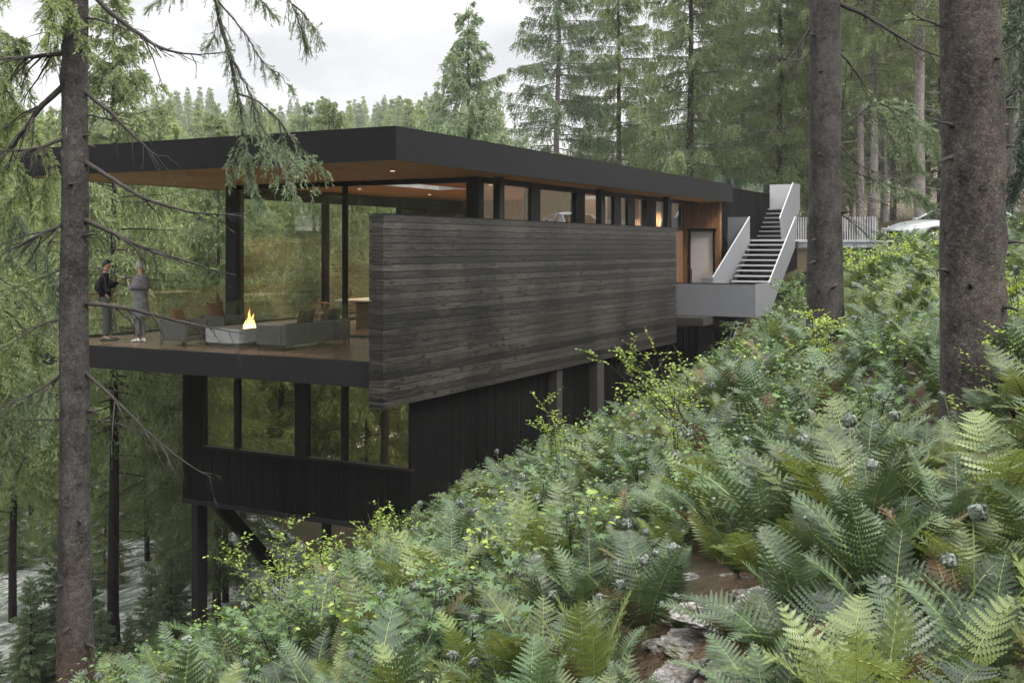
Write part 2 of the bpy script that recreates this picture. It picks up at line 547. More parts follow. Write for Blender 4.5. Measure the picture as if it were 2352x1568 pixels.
def make_river():
    t = NT('river_water')
    v = t.coord('Object', (1, 1, 1))
    rot = t.n('ShaderNodeMapping')
    rot.inputs['Rotation'].default_value = (0, 0, R(28))
    rot.inputs['Scale'].default_value = (0.5, 1.5, 1)
    t.l(v, rot.inputs['Vector'])
    w1 = t.noise(rot.outputs[0], 1.6, 6, 0.62, 1.2)
    w2 = t.noise(rot.outputs[0], 0.35, 4, 0.6, 0.8)
    foam = t.math('ADD', t.math('MULTIPLY', w1, 0.65), t.math('MULTIPLY', w2, 0.45))
    c = t.ramp(foam, [(0.42, (0.05, 0.07, 0.06)), (0.51, (0.14, 0.165, 0.14)), (0.60, (0.30, 0.31, 0.28)), (0.70, (0.55, 0.53, 0.48))])
    rg = t.ramp(foam, [(0.50, (0.05,) * 3), (0.68, (0.5,) * 3)])
    sep = t.n('ShaderNodeSeparateColor')
    t.l(rg, sep.inputs[0])
    mat = t.out(t.principled(c, sep.outputs[0], 0.6, 0, t.bump(w1, 0.8, 0.10)))
    mb = MB()
    mb.add([(-120, 18, -10.25), (140, 18, -10.25), (140, 130, -10.25), (-120, 130, -10.25)], [(0, 1, 2, 3)])
    o = mb.build('river', mat)
    tag(o, 'pale fast river with foam streaks at the foot of the slope', kind='structure')


make_river()

# ------------------------------------------------------------------ sky, sun, camera
SUN = Vector((-0.20, -0.62, 0.62)).normalized()
world = bpy.data.worlds.new('World')
scene.world = world
world.use_nodes = True
wt = world.node_tree
wt.nodes.clear()
sky = wt.nodes.new('ShaderNodeTexSky')
sky.sky_type = 'NISHITA'
sky.sun_disc = False
sky.sun_elevation = math.asin(SUN.z)
sky.sun_rotation = math.atan2(SUN.x, SUN.y)
sky.altitude = 400
sky.air_density = 1.0
sky.dust_density = 2.0
tc = wt.nodes.new('ShaderNodeTexCoord')
sp = wt.nodes.new('ShaderNodeSeparateXYZ')
wt.links.new(tc.outputs['Generated'], sp.inputs[0])
zz = wt.nodes.new('ShaderNodeMath'); zz.operation = 'ADD'; zz.inputs[1].default_value = 0.18
wt.links.new(sp.outputs['Z'], zz.inputs[0])
zm = wt.nodes.new('ShaderNodeMath'); zm.operation = 'MAXIMUM'; zm.inputs[1].default_value = 0.06
wt.links.new(zz.outputs[0], zm.inputs[0])
dv = wt.nodes.new('ShaderNodeVectorMath'); dv.operation = 'DIVIDE'
cb = wt.nodes.new('ShaderNodeCombineXYZ')
for k in 'XYZ': wt.links.new(zm.outputs[0], cb.inputs[k])
wt.links.new(tc.outputs['Generated'], dv.inputs[0])
wt.links.new(cb.outputs[0], dv.inputs[1])
cn = wt.nodes.new('ShaderNodeTexNoise')
cn.inputs['Scale'].default_value = 1.15
cn.inputs['Detail'].default_value = 7
cn.inputs['Roughness'].default_value = 0.55
cn.inputs['Distortion'].default_value = 0.3
wt.links.new(dv.outputs[0], cn.inputs['Vector'])
cr = wt.nodes.new('ShaderNodeValToRGB')
e = cr.color_ramp.elements
e[0].position = 0.34; e[0].color = (5.5, 5.5, 5.75, 1)
e[1].position = 0.66; e[1].color = (10.0, 9.9, 9.75, 1)
wt.links.new(cn.outputs['Fac'], cr.inputs['Fac'])
mx = wt.nodes.new('ShaderNodeMix'); mx.data_type = 'RGBA'
mx.inputs[0].default_value = 0.93
wt.links.new(sky.outputs[0], mx.inputs[6])
wt.links.new(cr.outputs[0], mx.inputs[7])
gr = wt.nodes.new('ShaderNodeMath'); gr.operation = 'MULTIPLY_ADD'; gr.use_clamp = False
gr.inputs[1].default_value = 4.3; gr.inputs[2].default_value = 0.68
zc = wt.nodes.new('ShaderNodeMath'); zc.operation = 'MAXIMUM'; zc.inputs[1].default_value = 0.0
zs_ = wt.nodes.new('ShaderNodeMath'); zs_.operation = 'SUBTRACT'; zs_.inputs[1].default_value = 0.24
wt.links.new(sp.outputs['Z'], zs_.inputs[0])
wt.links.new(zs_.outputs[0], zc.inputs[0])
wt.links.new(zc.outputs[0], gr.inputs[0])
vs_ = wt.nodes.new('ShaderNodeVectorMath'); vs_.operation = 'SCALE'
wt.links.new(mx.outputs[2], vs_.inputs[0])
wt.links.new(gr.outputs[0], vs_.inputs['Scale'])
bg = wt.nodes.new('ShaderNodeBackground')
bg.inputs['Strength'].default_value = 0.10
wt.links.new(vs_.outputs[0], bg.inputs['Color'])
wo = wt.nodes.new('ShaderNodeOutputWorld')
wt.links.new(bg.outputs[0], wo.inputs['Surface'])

sl = bpy.data.lights.new('sun', 'SUN')
sl.energy = 2.4
sl.angle = R(11)
sl.color = (1.0, 0.95, 0.86)
so = bpy.data.objects.new('sun', sl)
col.objects.link(so)
so.rotation_euler = (-SUN).to_track_quat('-Z', 'Y').to_euler()

cam = bpy.data.cameras.new('camera')
cam.sensor_width = 36
cam.lens = FPX / 2352 * 36
cam.shift_y = -215.0 / 2352
cam.clip_start = 0.1
cam.clip_end = 2000
co = bpy.data.objects.new('camera', cam)
col.objects.link(co)
co.location = (0, 0, EYE)
co.rotation_euler = (R(90), 0, -math.atan2(FX, FY))
scene.camera = co

scene.view_settings.view_transform = 'Standard'
scene.view_settings.look = 'None'
scene.view_settings.exposure = 1.0
scene.view_settings.gamma = 1
cy = scene.cycles
cy.max_bounces = 7
cy.diffuse_bounces = 3
cy.glossy_bounces = 3
cy.transmission_bounces = 4
cy.transparent_max_bounces = 12
cy.volume_bounces = 2
cy.caustics_reflective = False
cy.caustics_refractive = False
cy.sample_clamp_indirect = 4
cy.use_adaptive_sampling = True
cy.adaptive_threshold = 0.005
cy.use_denoising = True

HAZE = 0.00034
# ------------------------------------------------------------------ house
ZS, ZR = 3.575, 4.14          # soffit and roof top
RX0, RX1, RY0, RY1 = 15.7, 35.7, 10.6, 20.35
house = tag(empty('house', (16.1, 11.38, 0)), 'black cantilevered timber and glass house with a flat oversailing roof', 'house')
HO = Vector((16.1, 11.38, 0))


def hp(mb, name, mats, parent=None, **kw):
    """link a part built in world coordinates under the house"""
    o = mb.build(name, mats, parent if parent is not None else house, **kw)
    if parent is None: o.location = -HO
    return o


def slab(mb, x0, x1, y0, y1, z0, z1, holes, mat=0):
    xs = sorted({x0, x1, *[h[0] for h in holes], *[h[1] for h in holes]})
    ys = sorted({y0, y1, *[h[2] for h in holes], *[h[3] for h in holes]})

    def solid(i, j):
        if i < 0 or j < 0 or i >= len(xs) - 1 or j >= len(ys) - 1: return False
        cx, cy_ = (xs[i] + xs[i + 1]) / 2, (ys[j] + ys[j + 1]) / 2
        return not any(h[0] < cx < h[1] and h[2] < cy_ < h[3] for h in holes)

    for i in range(len(xs) - 1):
        for j in range(len(ys) - 1):
            if not solid(i, j): continue
            a, b, c, d = xs[i], xs[i + 1], ys[j], ys[j + 1]
            mb.add([(a, c, z1), (b, c, z1), (b, d, z1), (a, d, z1)], [(0, 1, 2, 3)], mat)
            mb.add([(a, c, z0), (a, d, z0), (b, d, z0), (b, c, z0)], [(0, 1, 2, 3)], mat)
            for (ni, nj, p, q) in ((i - 1, j, (a, d), (a, c)), (i + 1, j, (b, c), (b, d)), (i, j - 1, (a, c), (b, c)), (i, j + 1, (b, d), (a, d))):
                if not solid(ni, nj):
                    mb.add([(*p, z0), (*q, z0), (*q, z1), (*p, z1)], [(0, 1, 2, 3)], mat)


SKYL = [(21.4, 24.7, 14.3, 15.3), (29.6, 33.0, 13.0, 14.0)]
roof_mb = MB()
slab(roof_mb, RX0 + .03, RX1 - .03, RY0 + .03, RY1 - .03, ZS + .03, ZR - .03, SKYL)
roof = hp(roof_mb, 'roof', M['dark'])
mb = MB()
mb.box(RX0, RX0 + .028, RY0, RY1, ZS - .012, ZR)
mb.box(RX1 - .028, RX1, RY0, RY1, ZS - .012, ZR)
mb.box(RX0 + .028, RX1 - .028, RY0, RY0 + .028, ZS - .012, ZR)
mb.box(RX0 + .028, RX1 - .028, RY1 - .028, RY1, ZS - .012, ZR)
mb.box(RX0 - .006, RX0 + .05, RY0 - .006, RY1, ZR + .001, ZR + .012)
mb.box(RX0 + .05, RX1, RY0 - .006, RY0 + .05, ZR + .001, ZR + .012)
hp(mb, 'fascia', M['fascia'])
mb = MB()
slab(mb, RX0 + .03, RX1 - .03, RY0 + .03, RY1 - .03, ZS, ZS + .027, SKYL)
hp(mb, 'soffit', M['ceil'])
for (a, b, c, d) in SKYL:
    f = MB()
    f.box(a, b, c - .06, c, ZR - .02, ZR + .12); f.box(a, b, d, d + .06, ZR - .02, ZR + .12)
    f.box(a - .06, a, c - .06, d + .06, ZR - .02, ZR + .12); f.box(b, b + .06, c - .06, d + .06, ZR - .02, ZR + .12)
    for k in range(1, 4):
        xm = a + (b - a) * k / 4
        f.box(xm - .03, xm + .03, c, d, ZR + .0, ZR + .10)
    lin = MB()
    for q in ((a, b, c, c + .012), (a, b, d - .012, d), (a, a + .012, c + .012, d - .012), (b - .012, b, c + .012, d - .012)):
        lin.box(q[0], q[1], q[2], q[3], ZS + .002, ZR - .022)
    s = hp(f, 'skylight', M['frame'])
    ln = lin.build('skylight_lining', M['pale_plate'], s)
    p = MB(); p.box(a, b, c, d, ZR + .101, ZR + .112)
    p.build('skylight_pane', M['guard'], s)

# downlights in the soffit and ceiling: small lit lamps
emit = NT('lamp_lens')
em = emit.n('ShaderNodeEmission')
em.inputs['Color'].default_value = (1, .78, .5, 1)
em.inputs['Strength'].default_value = 1.1
M['lens'] = emit.out(em.outputs[0])
dl_me = None
lights_xy = [(18.1, 12.3), (23.2, 12.9), (23.2, 16.8), (26.6, 12.9), (26.6, 14.6), (26.6, 16.8), (29.6, 12.3), (29.6, 16), (32.6, 12.4), (34.4, 11.9)]
for (x, y) in lights_xy:
    mb = MB()
    n = 12
    ring = [(x + .05 * math.cos(k / n * 6.2832), y + .05 * math.sin(k / n * 6.2832), ZS - .003) for k in range(n)]
    ring2 = [(x + .05 * math.cos(k / n * 6.2832), y + .05 * math.sin(k / n * 6.2832), ZS + .012) for k in range(n)]
    mb.loft([ring, ring2])
    hp(mb, 'downlight', M['lens'])
    if 20.6 < x < 33:
        ld = bpy.data.lights.new('downlight_lamp', 'SPOT')
        ld.energy = 200
        ld.color = (1, .72, .42)
        ld.spot_size = R(125)
        ld.spot_blend = 0.6
        ld.shadow_soft_size = .05
        lo = bpy.data.objects.new('downlight_lamp', ld)
        col.objects.link(lo)
        lo.parent = house
        lo.location = Vector((x, y, ZS - .02)) - HO

# terrace slab and boards
mb = MB(); slab(mb, 16.1, 35.4, 11.385, 20.35, -.464, -.03, [])
hp(mb, 'terrace_slab', M['steel'])
mb = MB()
y = 11.45
while y < 20.2:
    mb.box(16.16, 20.34, y, y + .114, -.028, 0.0)
    y += .12
hp(mb, 'terrace_floor', M['deck'])
mb = MB(); mb.box(16.1, 16.155, 11.39, 20.35, -.028, .004); mb.box(16.155, 35, 20.29, 20.345, -.028, .05)
mb.box(20.345, 20.46, 11.62, 18.4, -.028, .012)
hp(mb, 'terrace_edge', M['steel'])
mb = MB(); mb.box(20.465, 35.36, 11.78, 18.5, -.028, .002)
hp(mb, 'interior_floor', M['deck'])
mb = MB()
y = 18.75
while y < 20.2:
    mb.box(20.47, 35.3, y, y + .114, -.028, 0.0); y += .12
hp(mb, 'side_terrace_floor', M['deck'])

# the long charred timber wall
mb = MB()
rng = random.Random(3)
z = -.807
k = 0
while z < 2.63:
    h = .1178
    j = rng.uniform(-.003, .003)
    e0 = rng.choice((0, 0, .006))
    mb.box(16.0 + e0, 31.46 - rng.uniform(0, .012), 11.07 + j, 11.38, z, z + h)
    z += .1278
    k += 1
hp(mb, 'timber_wall', M['charred'], bevel=.004)
mb = MB(); mb.box(16.05, 31.42, 11.10, 11.36, -.80, 2.63)
hp(mb, 'timber_wall_core', M['dark'])
mb = MB(); mb.box(16.0, 31.47, 11.062, 11.386, 2.6425, 2.66)
hp(mb, 'wall_coping', M['frame'])

# front glazing (x = 20.4)
def glass_box(name, parent, b, mat):
    m = MB(); m.box(*b)
    return m.build(name, mat, parent)


f = MB()
f.box(20.37, 20.45, 11.9, 18.4, 3.46, 3.57)
f.box(20.37, 20.45, 11.9, 18.4, .002, .06)
f.box(20.36, 20.46, 15.13, 15.23, .06, 3.46)
fr = hp(f, 'front_glazing', M['frame'])
glass_box('glazing_pane', fr, (20.40, 20.412, 11.9, 15.13, .06, 3.46), M['pane'])
glass_box('glazing_pane', fr, (20.40, 20.412, 15.23, 18.4, .06, 3.46), M['pane'])
m = MB(); m.box(20.32, 20.62, 18.4, 18.72, .002, 3.573); hp(m, 'corner_post', M['steel'])
m = MB(); m.box(20.32, 20.56, 11.6, 11.9, .002, 3.573); hp(m, 'corner_post', M['frame'])
# valley side glazing (y = 18.6)
f = MB()
f.box(20.62, 27.7, 18.55, 18.66, 3.26, 3.57)
f.box(20.62, 27.7, 18.55, 18.66, .003, .07)
f.box(24.03, 24.2, 18.53, 18.68, .07, 3.26)
fr = hp(f, 'side_glazing', M['frame'])
glass_box('glazing_pane', fr, (20.62, 24.03, 18.60, 18.612, .07, 3.26), M['pane'])
glass_box('glazing_pane', fr, (24.2, 27.7, 18.60, 18.612, .07, 3.26), M['pane'])
m = MB(); m.box(27.7, 35.3, 18.5, 18.7, .003, 3.573); hp(m, 'dark_side_wall', M['dark'])
m = MB(); m.box(27.75, 30.6, 17.6, 18.49, .004, 3.2); hp(m, 'kitchen_block', M['dark'])
# inside linings
m = MB(); m.box(31.3, 31.42, 12.8, 18.49, .004, 3.572); hp(m, 'room_wall', M['warm_wall'])
m = MB(); m.box(25.2, 25.32, 11.78, 12.55, .004, 3.572); hp(m, 'room_wall', M['warm_wall'])
m = MB(); m.box(20.57, 31.45, 11.387, 11.58, .004, 2.585); hp(m, 'wall_lining', M['warm_x'])
m = MB(); m.box(33.2, 33.36, 12.2, 18.49, .004, 3.572); hp(m, 'room_wall', M['warm_wall'])

# clerestory band (y = 11.62 .. 11.72)
cl = MB()
cl.box(20.565, 33.45, 11.60, 11.70, 3.46, 3.573)
cl.box(20.565, 33.45, 11.585, 11.70, 2.588, 2.68)
spans = [(1145, 1160.6, 1), (1219, 1240, 0), (1324, 1342.6, 0), (1379, 1391.7, 1), (1408.7, 1425.6, 0), (1441, 1457.6, 0), (1483.6, 1506.4, 0), (1532.5, 1544, 1)]
edges = [20.565]
fr = hp(cl, 'clerestory_window', M['frame'])
for (u0, u1, proud) in spans:
    if proud:
        xa, xb = at_y(u0, 11.25)[1], at_y(u1, 11.25)[1]
        m = MB(); m.box(xa, xa + .16, 11.22, 11.38, 2.662, 3.572)
        hp(m, 'wall_post', M['steel'])
        mx_ = at_y((u0 + u1) / 2, 11.65)[1]
        m = MB(); m.box(mx_ - .05, mx_ + .05, 11.61, 11.695, 2.68, 3.46)
        m.build('mullion', M['frame'], fr)
        edges += [mx_ - .05, mx_ + .05]
    else:
        xa, xb = at_y(u0, 11.62)[1], at_y(u1, 11.62)[1]
        m = MB(); m.box(xa, xb, 11.605, 11.80, 2.68, 3.46)
        m.build('mullion', M['frame'], fr)
        edges += [xa, xb]
edges.append(33.4)
for a, b in zip(edges[::2], edges[1::2]):
    glass_box('clerestory_pane', fr, (a, b, 11.645, 11.657, 2.68, 3.46), M['pane'])
m = MB(); m.box(33.40, 33.5, 11.6, 11.75, .003, 3.573); m.box(33.5, 35.4, 11.66, 11.72, 3.50, 3.573); hp(m, 'end_post', M['frame'])
m = MB(); m.box(31.47, 31.7, 11.54, 11.585, .003, 2.585); hp(m, 'pale_end_wall', M['pale_plate'])
m = MB()
for k in range(19): m.box(31.71 + .088 * k, 31.79 + .088 * k, 11.54, 11.585, .003, 2.585)
hp(m, 'entry_side_boards', M['warm_x2'])

# entry recess: cedar wall with the tall pale door
m = MB()
y = 10.93
while y < 13.4:
    if y + .08 < 11.12 or y > 12.0: m.box(35.36, 35.42, y, y + .079, .002, 3.57)
    else: m.box(35.36, 35.42, y, y + .079, 2.70, 3.57)
    y += .085
m.box(35.43, 35.48, 10.91, 13.4, .002, 3.57)
hp(m, 'entry_wall', M['warm_v'])
m = MB(); m.box(35.33, 35.43, 11.10, 11.165, .002, 2.70); m.box(35.33, 35.43, 11.955, 12.0, .002, 2.70); m.box(35.30, 35.43, 11.05, 12.06, 2.612, 2.70)
dr = hp(m, 'door_frame', M['frame'])
m = MB(); m.box(35.385, 35.425, 11.167, 11.953, .004, 2.61)
d = m.build('door', M['white_door'], dr)
m = MB(); m.box(35.33, 35.35, 11.90, 11.925, .5, 1.35); m.box(35.35, 35.385, 11.905, 11.92, .6, .63); m.box(35.35, 35.385, 11.905, 11.92, 1.22, 1.25)
hp(m, 'door_handle', M['frame'])

# annex: dark vertical boards past the entry, with the roof terrace guard on top
m = MB()
x = 35.5
rng = random.Random(8)
while x < 46:
    m.box(x, x + .082, 10.90 - rng.uniform(0, .006), 10.96, -2.6, 4.05); x += .09
m.box(35.5, 46, 10.965, 11.2, -2.6, 4.05)
m.box(35.72, 46, 10.86, 11.25, 4.052, 4.10)
hp(m, 'annex_wall', M['char_vx'])
m = MB(); m.box(35.75, 46, 11.26, 19, 3.7, 4.06); hp(m, 'annex_roof', M['concrete'])
for k in range(6):
    xa = 36.9 + k * 1.35
    m = MB(); m.box(xa, xa + 1.33, 11.6, 11.612, 4.065, 4.60)
    g = hp(m, 'roof_guard_pane', M['green_glass'])

# lower storey
LX, LY0, LY1, LZ0 = 17.4, 11.4, 17.25, -3.31
m = MB()
rng = random.Random(4)
y = LY0
while y < LY1 - .02:
    w = min(.082, LY1 - y)
    j = rng.uniform(-.01, .006)
    if y > 16.62: m.box(LX + j, LX + .06, y, y + w, LZ0, -.466)
    else: m.box(LX + j, LX + .06, y, y + w, LZ0, -2.20)
    y += .09
m.box(LX + .061, 31, LY0 + .07, LY1 - .07, LZ0 + .01, LZ0 + .14)
m.box(LX + .061, LX + .16, LY0 + .07, 16.6, LZ0 + .141, -2.21)
m.box(LX + .061, LX + .5, 16.64, LY1 - .07, LZ0 + .141, -.466)
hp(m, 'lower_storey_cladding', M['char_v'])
m = MB()
x = LX
while x < 35.0:
    m.box(x, x + .082, LY0 - rng.uniform(-.004, .008), LY0 + .06, -6.5 if x > 22 else LZ0, -.466); x += .09
m.box(LX + .065, 35, LY0 + .062, LY0 + .069, LZ0, -.466)
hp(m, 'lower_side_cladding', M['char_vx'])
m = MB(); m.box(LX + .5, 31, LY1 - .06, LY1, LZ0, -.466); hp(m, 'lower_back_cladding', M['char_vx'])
m = MB(); m.box(LX - .02, LX + .08, LY0 - .01, LY1, LZ0 - .10, LZ0 - .003); m.box(LX + .08, 31, LY0 - .01, LY0 + .1, LZ0 - .1, LZ0 - .003); hp(m, 'lower_edge_beam', M['steel'])
# ribbon window
def yy(u): return at_x(u, LX)[1]
w = MB()
w.box(LX - .03, LX + .12, 11.40, 16.62, -2.195, -2.14)
w.box(LX - .01, LX + .12, 11.40, 16.62, -.53, -.468)
for (u0, u1) in ((450, 465), (536.9, 546), (677, 705), (783, 792.7)):
    ya, yb = yy(u1), yy(u0)
    w.box(LX + .0, LX + .14, ya, min(yb, 16.635), -2.138, -.531)
wf = hp(w, 'ribbon_window', M['frame'])
for (u0, u1) in ((465, 536.9), (546, 677), (705, 783), (792.7, 945)):
    ya, yb = max(yy(u1), 11.43), yy(u0)
    glass_box('ribbon_pane', wf, (LX + .06, LX + .072, ya, yb, -2.138, -.531), M['pane_low'])
m = MB(); m.box(LX + 2.6, LX + 2.7, 11.5, 17.1, -3.1, -.47); hp(m, 'lower_room_wall', M['dark'])
# piers under the timber wall
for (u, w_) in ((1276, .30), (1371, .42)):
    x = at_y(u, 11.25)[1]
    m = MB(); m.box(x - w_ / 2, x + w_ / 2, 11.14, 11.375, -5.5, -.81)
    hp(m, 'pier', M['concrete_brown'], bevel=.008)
# steel legs and brace
def hcol(mb, x, y, w, dpt, z0, z1):
    mb.box(x, x + .02, y, y + w, z0, z1); mb.box(x + dpt - .02, x + dpt, y, y + w, z0, z1); mb.box(x + .02, x + dpt - .02, y + w / 2 - .01, y + w / 2 + .01, z0, z1)
    mb.box(x + .02, x + dpt - .02, y + .002, y + .014, z0, z1)
m = MB(); hcol(m, 17.55, 16.96, .17, .30, -9.5, LZ0 - .1); hp(m, 'steel_leg', M['steel'])
m = MB(); hcol(m, 17.75, 13.65, .14, .14, -7.5, LZ0 - .1); hp(m, 'steel_leg', M['steel'])
m = MB(); hcol(m, 27.5, 16.96, .17, .30, -9.5, LZ0 - .1); hp(m, 'steel_leg', M['steel'])
m = MB()
m.prism_y([(17.9, LZ0 - .1), (18.3, LZ0 - .1), (22.4, -7.6), (22.0, -7.6)], 16.98, 17.12)
hp(m, 'steel_brace', M['steel'])
# glass guard round the terrace
ys = np.linspace(11.44, 20.3, 7)
for k in range(6):
    glass_box('guard_pane', house, tuple(np.array((16.11, 16.122, ys[k] + .006, ys[k + 1] - .006, .006, 1.03)) - np.array((HO.x, HO.x, HO.y, HO.y, 0, 0))), M['guard'])
xs_ = np.linspace(16.13, 27.5, 8)
for k in range(7):
    glass_box('guard_pane', house, tuple(np.array((xs_[k] + .006, xs_[k + 1] - .006, 20.31, 20.322, .052, 1.03)) - np.array((HO.x, HO.x, HO.y, HO.y, 0, 0))), M['guard'])

# ------------------------------------------------------------------ entry stair
ST = Vector((32.4, 8.92, 0))
stair = tag(empty('entry_stair', ST), 'grey steel stair rising in two flights from the entry landing', 'stair')


def sp_(mb, name, mats, **kw):
    o = mb.build(name, mats, stair, **kw)
    o.location = -ST
    return o


m = MB(); m.box(32.4, 32.425, 8.92, 11.53, -.04, .955); sp_(m, 'landing_parapet', M['grey_plate'])
m = MB(); m.box(32.39, 32.435, 8.93, 11.53, .957, .972); sp_(m, 'parapet_cap', M['frame'])
m = MB(); m.box(32.43, 35.33, 8.95, 11.53, -.035, 0.0); sp_(m, 'landing_floor', M['concrete'])
PROF = [(32.426, -.04), (34.0, -.04), (37.4, 2.08), (37.4, 3.09), (34.0, .955), (32.426, .955)]
m = MB(); m.prism_y(PROF, 8.92, 8.945); sp_(m, 'flight_guard', M['grey_plate'])
m = MB()
m.prism_y([(33.98, .957), (37.42, 3.092), (37.42, 3.112), (33.98, .977)], 8.915, 8.95)
sp_(m, 'guard_rail', M['pale_plate'])
def skewed(mb, poly, y0, y1, th, xa=32.9, xb=36.0):
    """an upright plate following the flight, slightly splayed: poly = [(x, z)]"""
    n = len(poly)
    f = lambda x: y0 + (y1 - y0) * (x - xa) / (xb - xa)
    vs = [(x, f(x), z) for x, z in poly] + [(x, f(x) + th, z) for x, z in poly]
    mb.add(vs, [tuple(range(n)), tuple(range(2 * n - 1, n - 1, -1))] + [(q, q + n, (q + 1) % n + n, (q + 1) % n) for q in range(n)])


m = MB(); skewed(m, [(32.9, .002), (33.5, .002), (36.0, 1.93), (36.0, 3.07), (32.9, 1.12)], 10.38, 10.10, .025); sp_(m, 'flight_guard', M['grey_plate'])
m = MB(); skewed(m, [(32.88, 1.122), (36.0, 3.072), (36.0, 3.096), (32.88, 1.146)], 10.375, 10.095, .035); sp_(m, 'guard_rail', M['pale_plate'])
m = MB(); m.box(32.87, 32.895, 10.40, 10.75, .002, 1.10); sp_(m, 'low_panel', M['grey_plate'])
m = MB(); m.box(36.0, 36.025, 10.131, 10.86, 1.93, 3.08); sp_(m, 'end_panel', M['grey_plate'])
for k in range(13):
    z = 2.168 - .166 * k
    x = 35.8 - .2757 * k
    if z < .02: break
    m = MB(); m.box(x, x + .30, 8.95, 10.095, z - .045, z); sp_(m, 'stair_tread', M['tread'])
m = MB(); m.box(36.08, 39.75, 8.95, 10.895, 2.27, 2.33); sp_(m, 'middle_landing', M['tread'])
for k in range(7):
    m = MB(); m.box(39.8 + .25 * k, 40.09 + .25 * k, 9.73, 10.895, 2.509 + .172 * k - .045, 2.509 + .172 * k); sp_(m, 'stair_tread', M['tread'])
m = MB(); m.prism_y([(38.75, 2.10), (41.4, 3.50), (41.4, 4.43), (40.35, 4.43), (38.4, 3.07)], 9.70, 9.725); sp_(m, 'flight_guard', M['grey_plate'])
m = MB(); m.prism_y([(38.38, 3.073), (40.34, 4.433), (40.34, 4.453), (38.38, 3.093)], 9.695, 9.73); sp_(m, 'guard_rail', M['pale_plate'])
m = MB(); m.box(41.405, 41.43, 9.72, 10.85, 3.50, 4.45); sp_(m, 'end_panel', M['pale_plate'])
m = MB(); m.box(33.9, 41.3, 10.86, 10.898, -.6, .0); sp_(m, 'stringer', M['frame'])

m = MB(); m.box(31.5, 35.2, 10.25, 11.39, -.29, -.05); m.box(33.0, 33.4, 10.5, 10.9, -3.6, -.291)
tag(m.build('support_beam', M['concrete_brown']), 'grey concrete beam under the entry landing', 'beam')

# lower stair seen through the gap under the landing
ls = tag(empty('lower_stair', (34.6, 10.9, -2.4)), 'pale steel stair half hidden below the entry landing', 'stair')
for yk in (10.62, 11.25):
    m = MB()
    m.tube([(-1.6, yk - 10.9, -.6), (1.9, yk - 10.9, 1.9)], [.022, .022], 6)
    m.tube([(-1.6, yk - 10.9, -.25), (1.9, yk - 10.9, 2.25)], [.018, .018], 6)
    m.build('rail', M['slat'], ls)
for k in range(11):
    m = MB(); m.box(-1.5 + .3 * k, -1.22 + .3 * k, -.26, .34, -.75 + .21 * k, -.71 + .21 * k); m.build('stair_tread', M['slat'], ls)

# footbridge from the middle landing to the parking, with its slatted fence
BR = Vector((39.3, 9.6, 2.3))
br = tag(empty('footbridge', BR), 'narrow grey footbridge between the stair landing and the slope', 'bridge')
m = MB(); m.box(-1.4, -.06, -3.6, -.66, -.06, 0.0); m.build('bridge_deck', M['tread'], br)
m = MB(); m.box(-1.35, -1.25, -3.6, -.66, -.24, -.062); m.box(-.2, -.1, -3.6, -.66, -.24, -.062); m.build('bridge_beam', M['slat'], br)
fe = tag(empty('slatted_fence', BR), 'tall fence of upright grey slats beside the footbridge', 'fence')
y = -.26
k = 0
rng = random.Random(5)
while y > -3.0:
    m = MB(); m.box(-.03, .03, y - .014, y + .014, -.28, .83 + rng.uniform(-.01, .01)); m.build('fence_slat', M['slat'], fe)
    y -= .085
m = MB(); m.box(-.045, -.032, -3.0, -.2, -.05, .03); m.build('fence_rail', M['slat'], fe)
fe = tag(empty('low_railing', (39.9, 6.5, 2.2)), 'low grey railing at the end of the slatted fence', 'railing')
m = MB(); m.box(-.02, .02, -.98, 0, .50, .55); m.build('top_rail', M['slat'], fe)
for k in range(9):
    m = MB(); m.box(-.012, .012, -.98 + .12 * k, -.95 + .12 * k, -.3, .499); m.build('baluster', M['slat'], fe)
# ------------------------------------------------------------------ terrace furniture
def wicker():
    t = NT('dark_wicker_weave')
    rot = t.n('ShaderNodeMapping'); rot.inputs['Rotation'].default_value = (R(38), R(38), 0)
    t.l(t.coord(), rot.inputs['Vector'])
    w = t.n('ShaderNodeTexWave', wave_type='BANDS', bands_direction='Z')
    w.inputs['Scale'].default_value = 9; w.inputs['Distortion'].default_value = 2.0; w.inputs['Detail'].default_value = 2; w.inputs['Detail Scale'].default_value = 3
    t.l(rot.outputs[0], w.inputs['Vector'])
    n = t.noise(t.coord(), 30, 4)
    f = t.math('MULTIPLY_ADD', n, 0.4, t.math('MULTIPLY', w.outputs['Fac'], 0.6))
    c = t.ramp(f, [(0.25, (0.022, 0.021, 0.021)), (0.7, (0.10, 0.096, 0.092))])
    return t.out(t.principled(c, 0.7, 0.3, 0, t.bump(f, 0.8, 0.02)))


M['wicker'] = wicker()
M['cushion'] = simple('olive_brown_cushion', (0.060, 0.050, 0.034), 0.95, 0.1, 0, 0.25, 14, 0.2)
M['rust'] = simple('rust_cushion', (0.13, 0.062, 0.036), 0.95, 0.1, 0, 0.25, 14, 0.2)
M['oak'] = simple('oak', (0.30, 0.20, 0.11), 0.5, 0.4, 0, 0.2, 9)
M['rattan'] = simple('rattan', (0.26, 0.15, 0.075), 0.55, 0.4, 0, 0.25, 20)
M['stone_pale'] = simple('pale_table_top', (0.55, 0.54, 0.52), 0.4, 0.4, 0, 0.06)
M['clay'] = simple('brown_clay', (0.13, 0.065, 0.04), 0.6, 0.3, 0, 0.2, 10)


def rounded(mb_fn, name, mat, parent, bevel):
    m = MB(); mb_fn(m)
    return m.build(name, mat, parent, bevel=bevel)


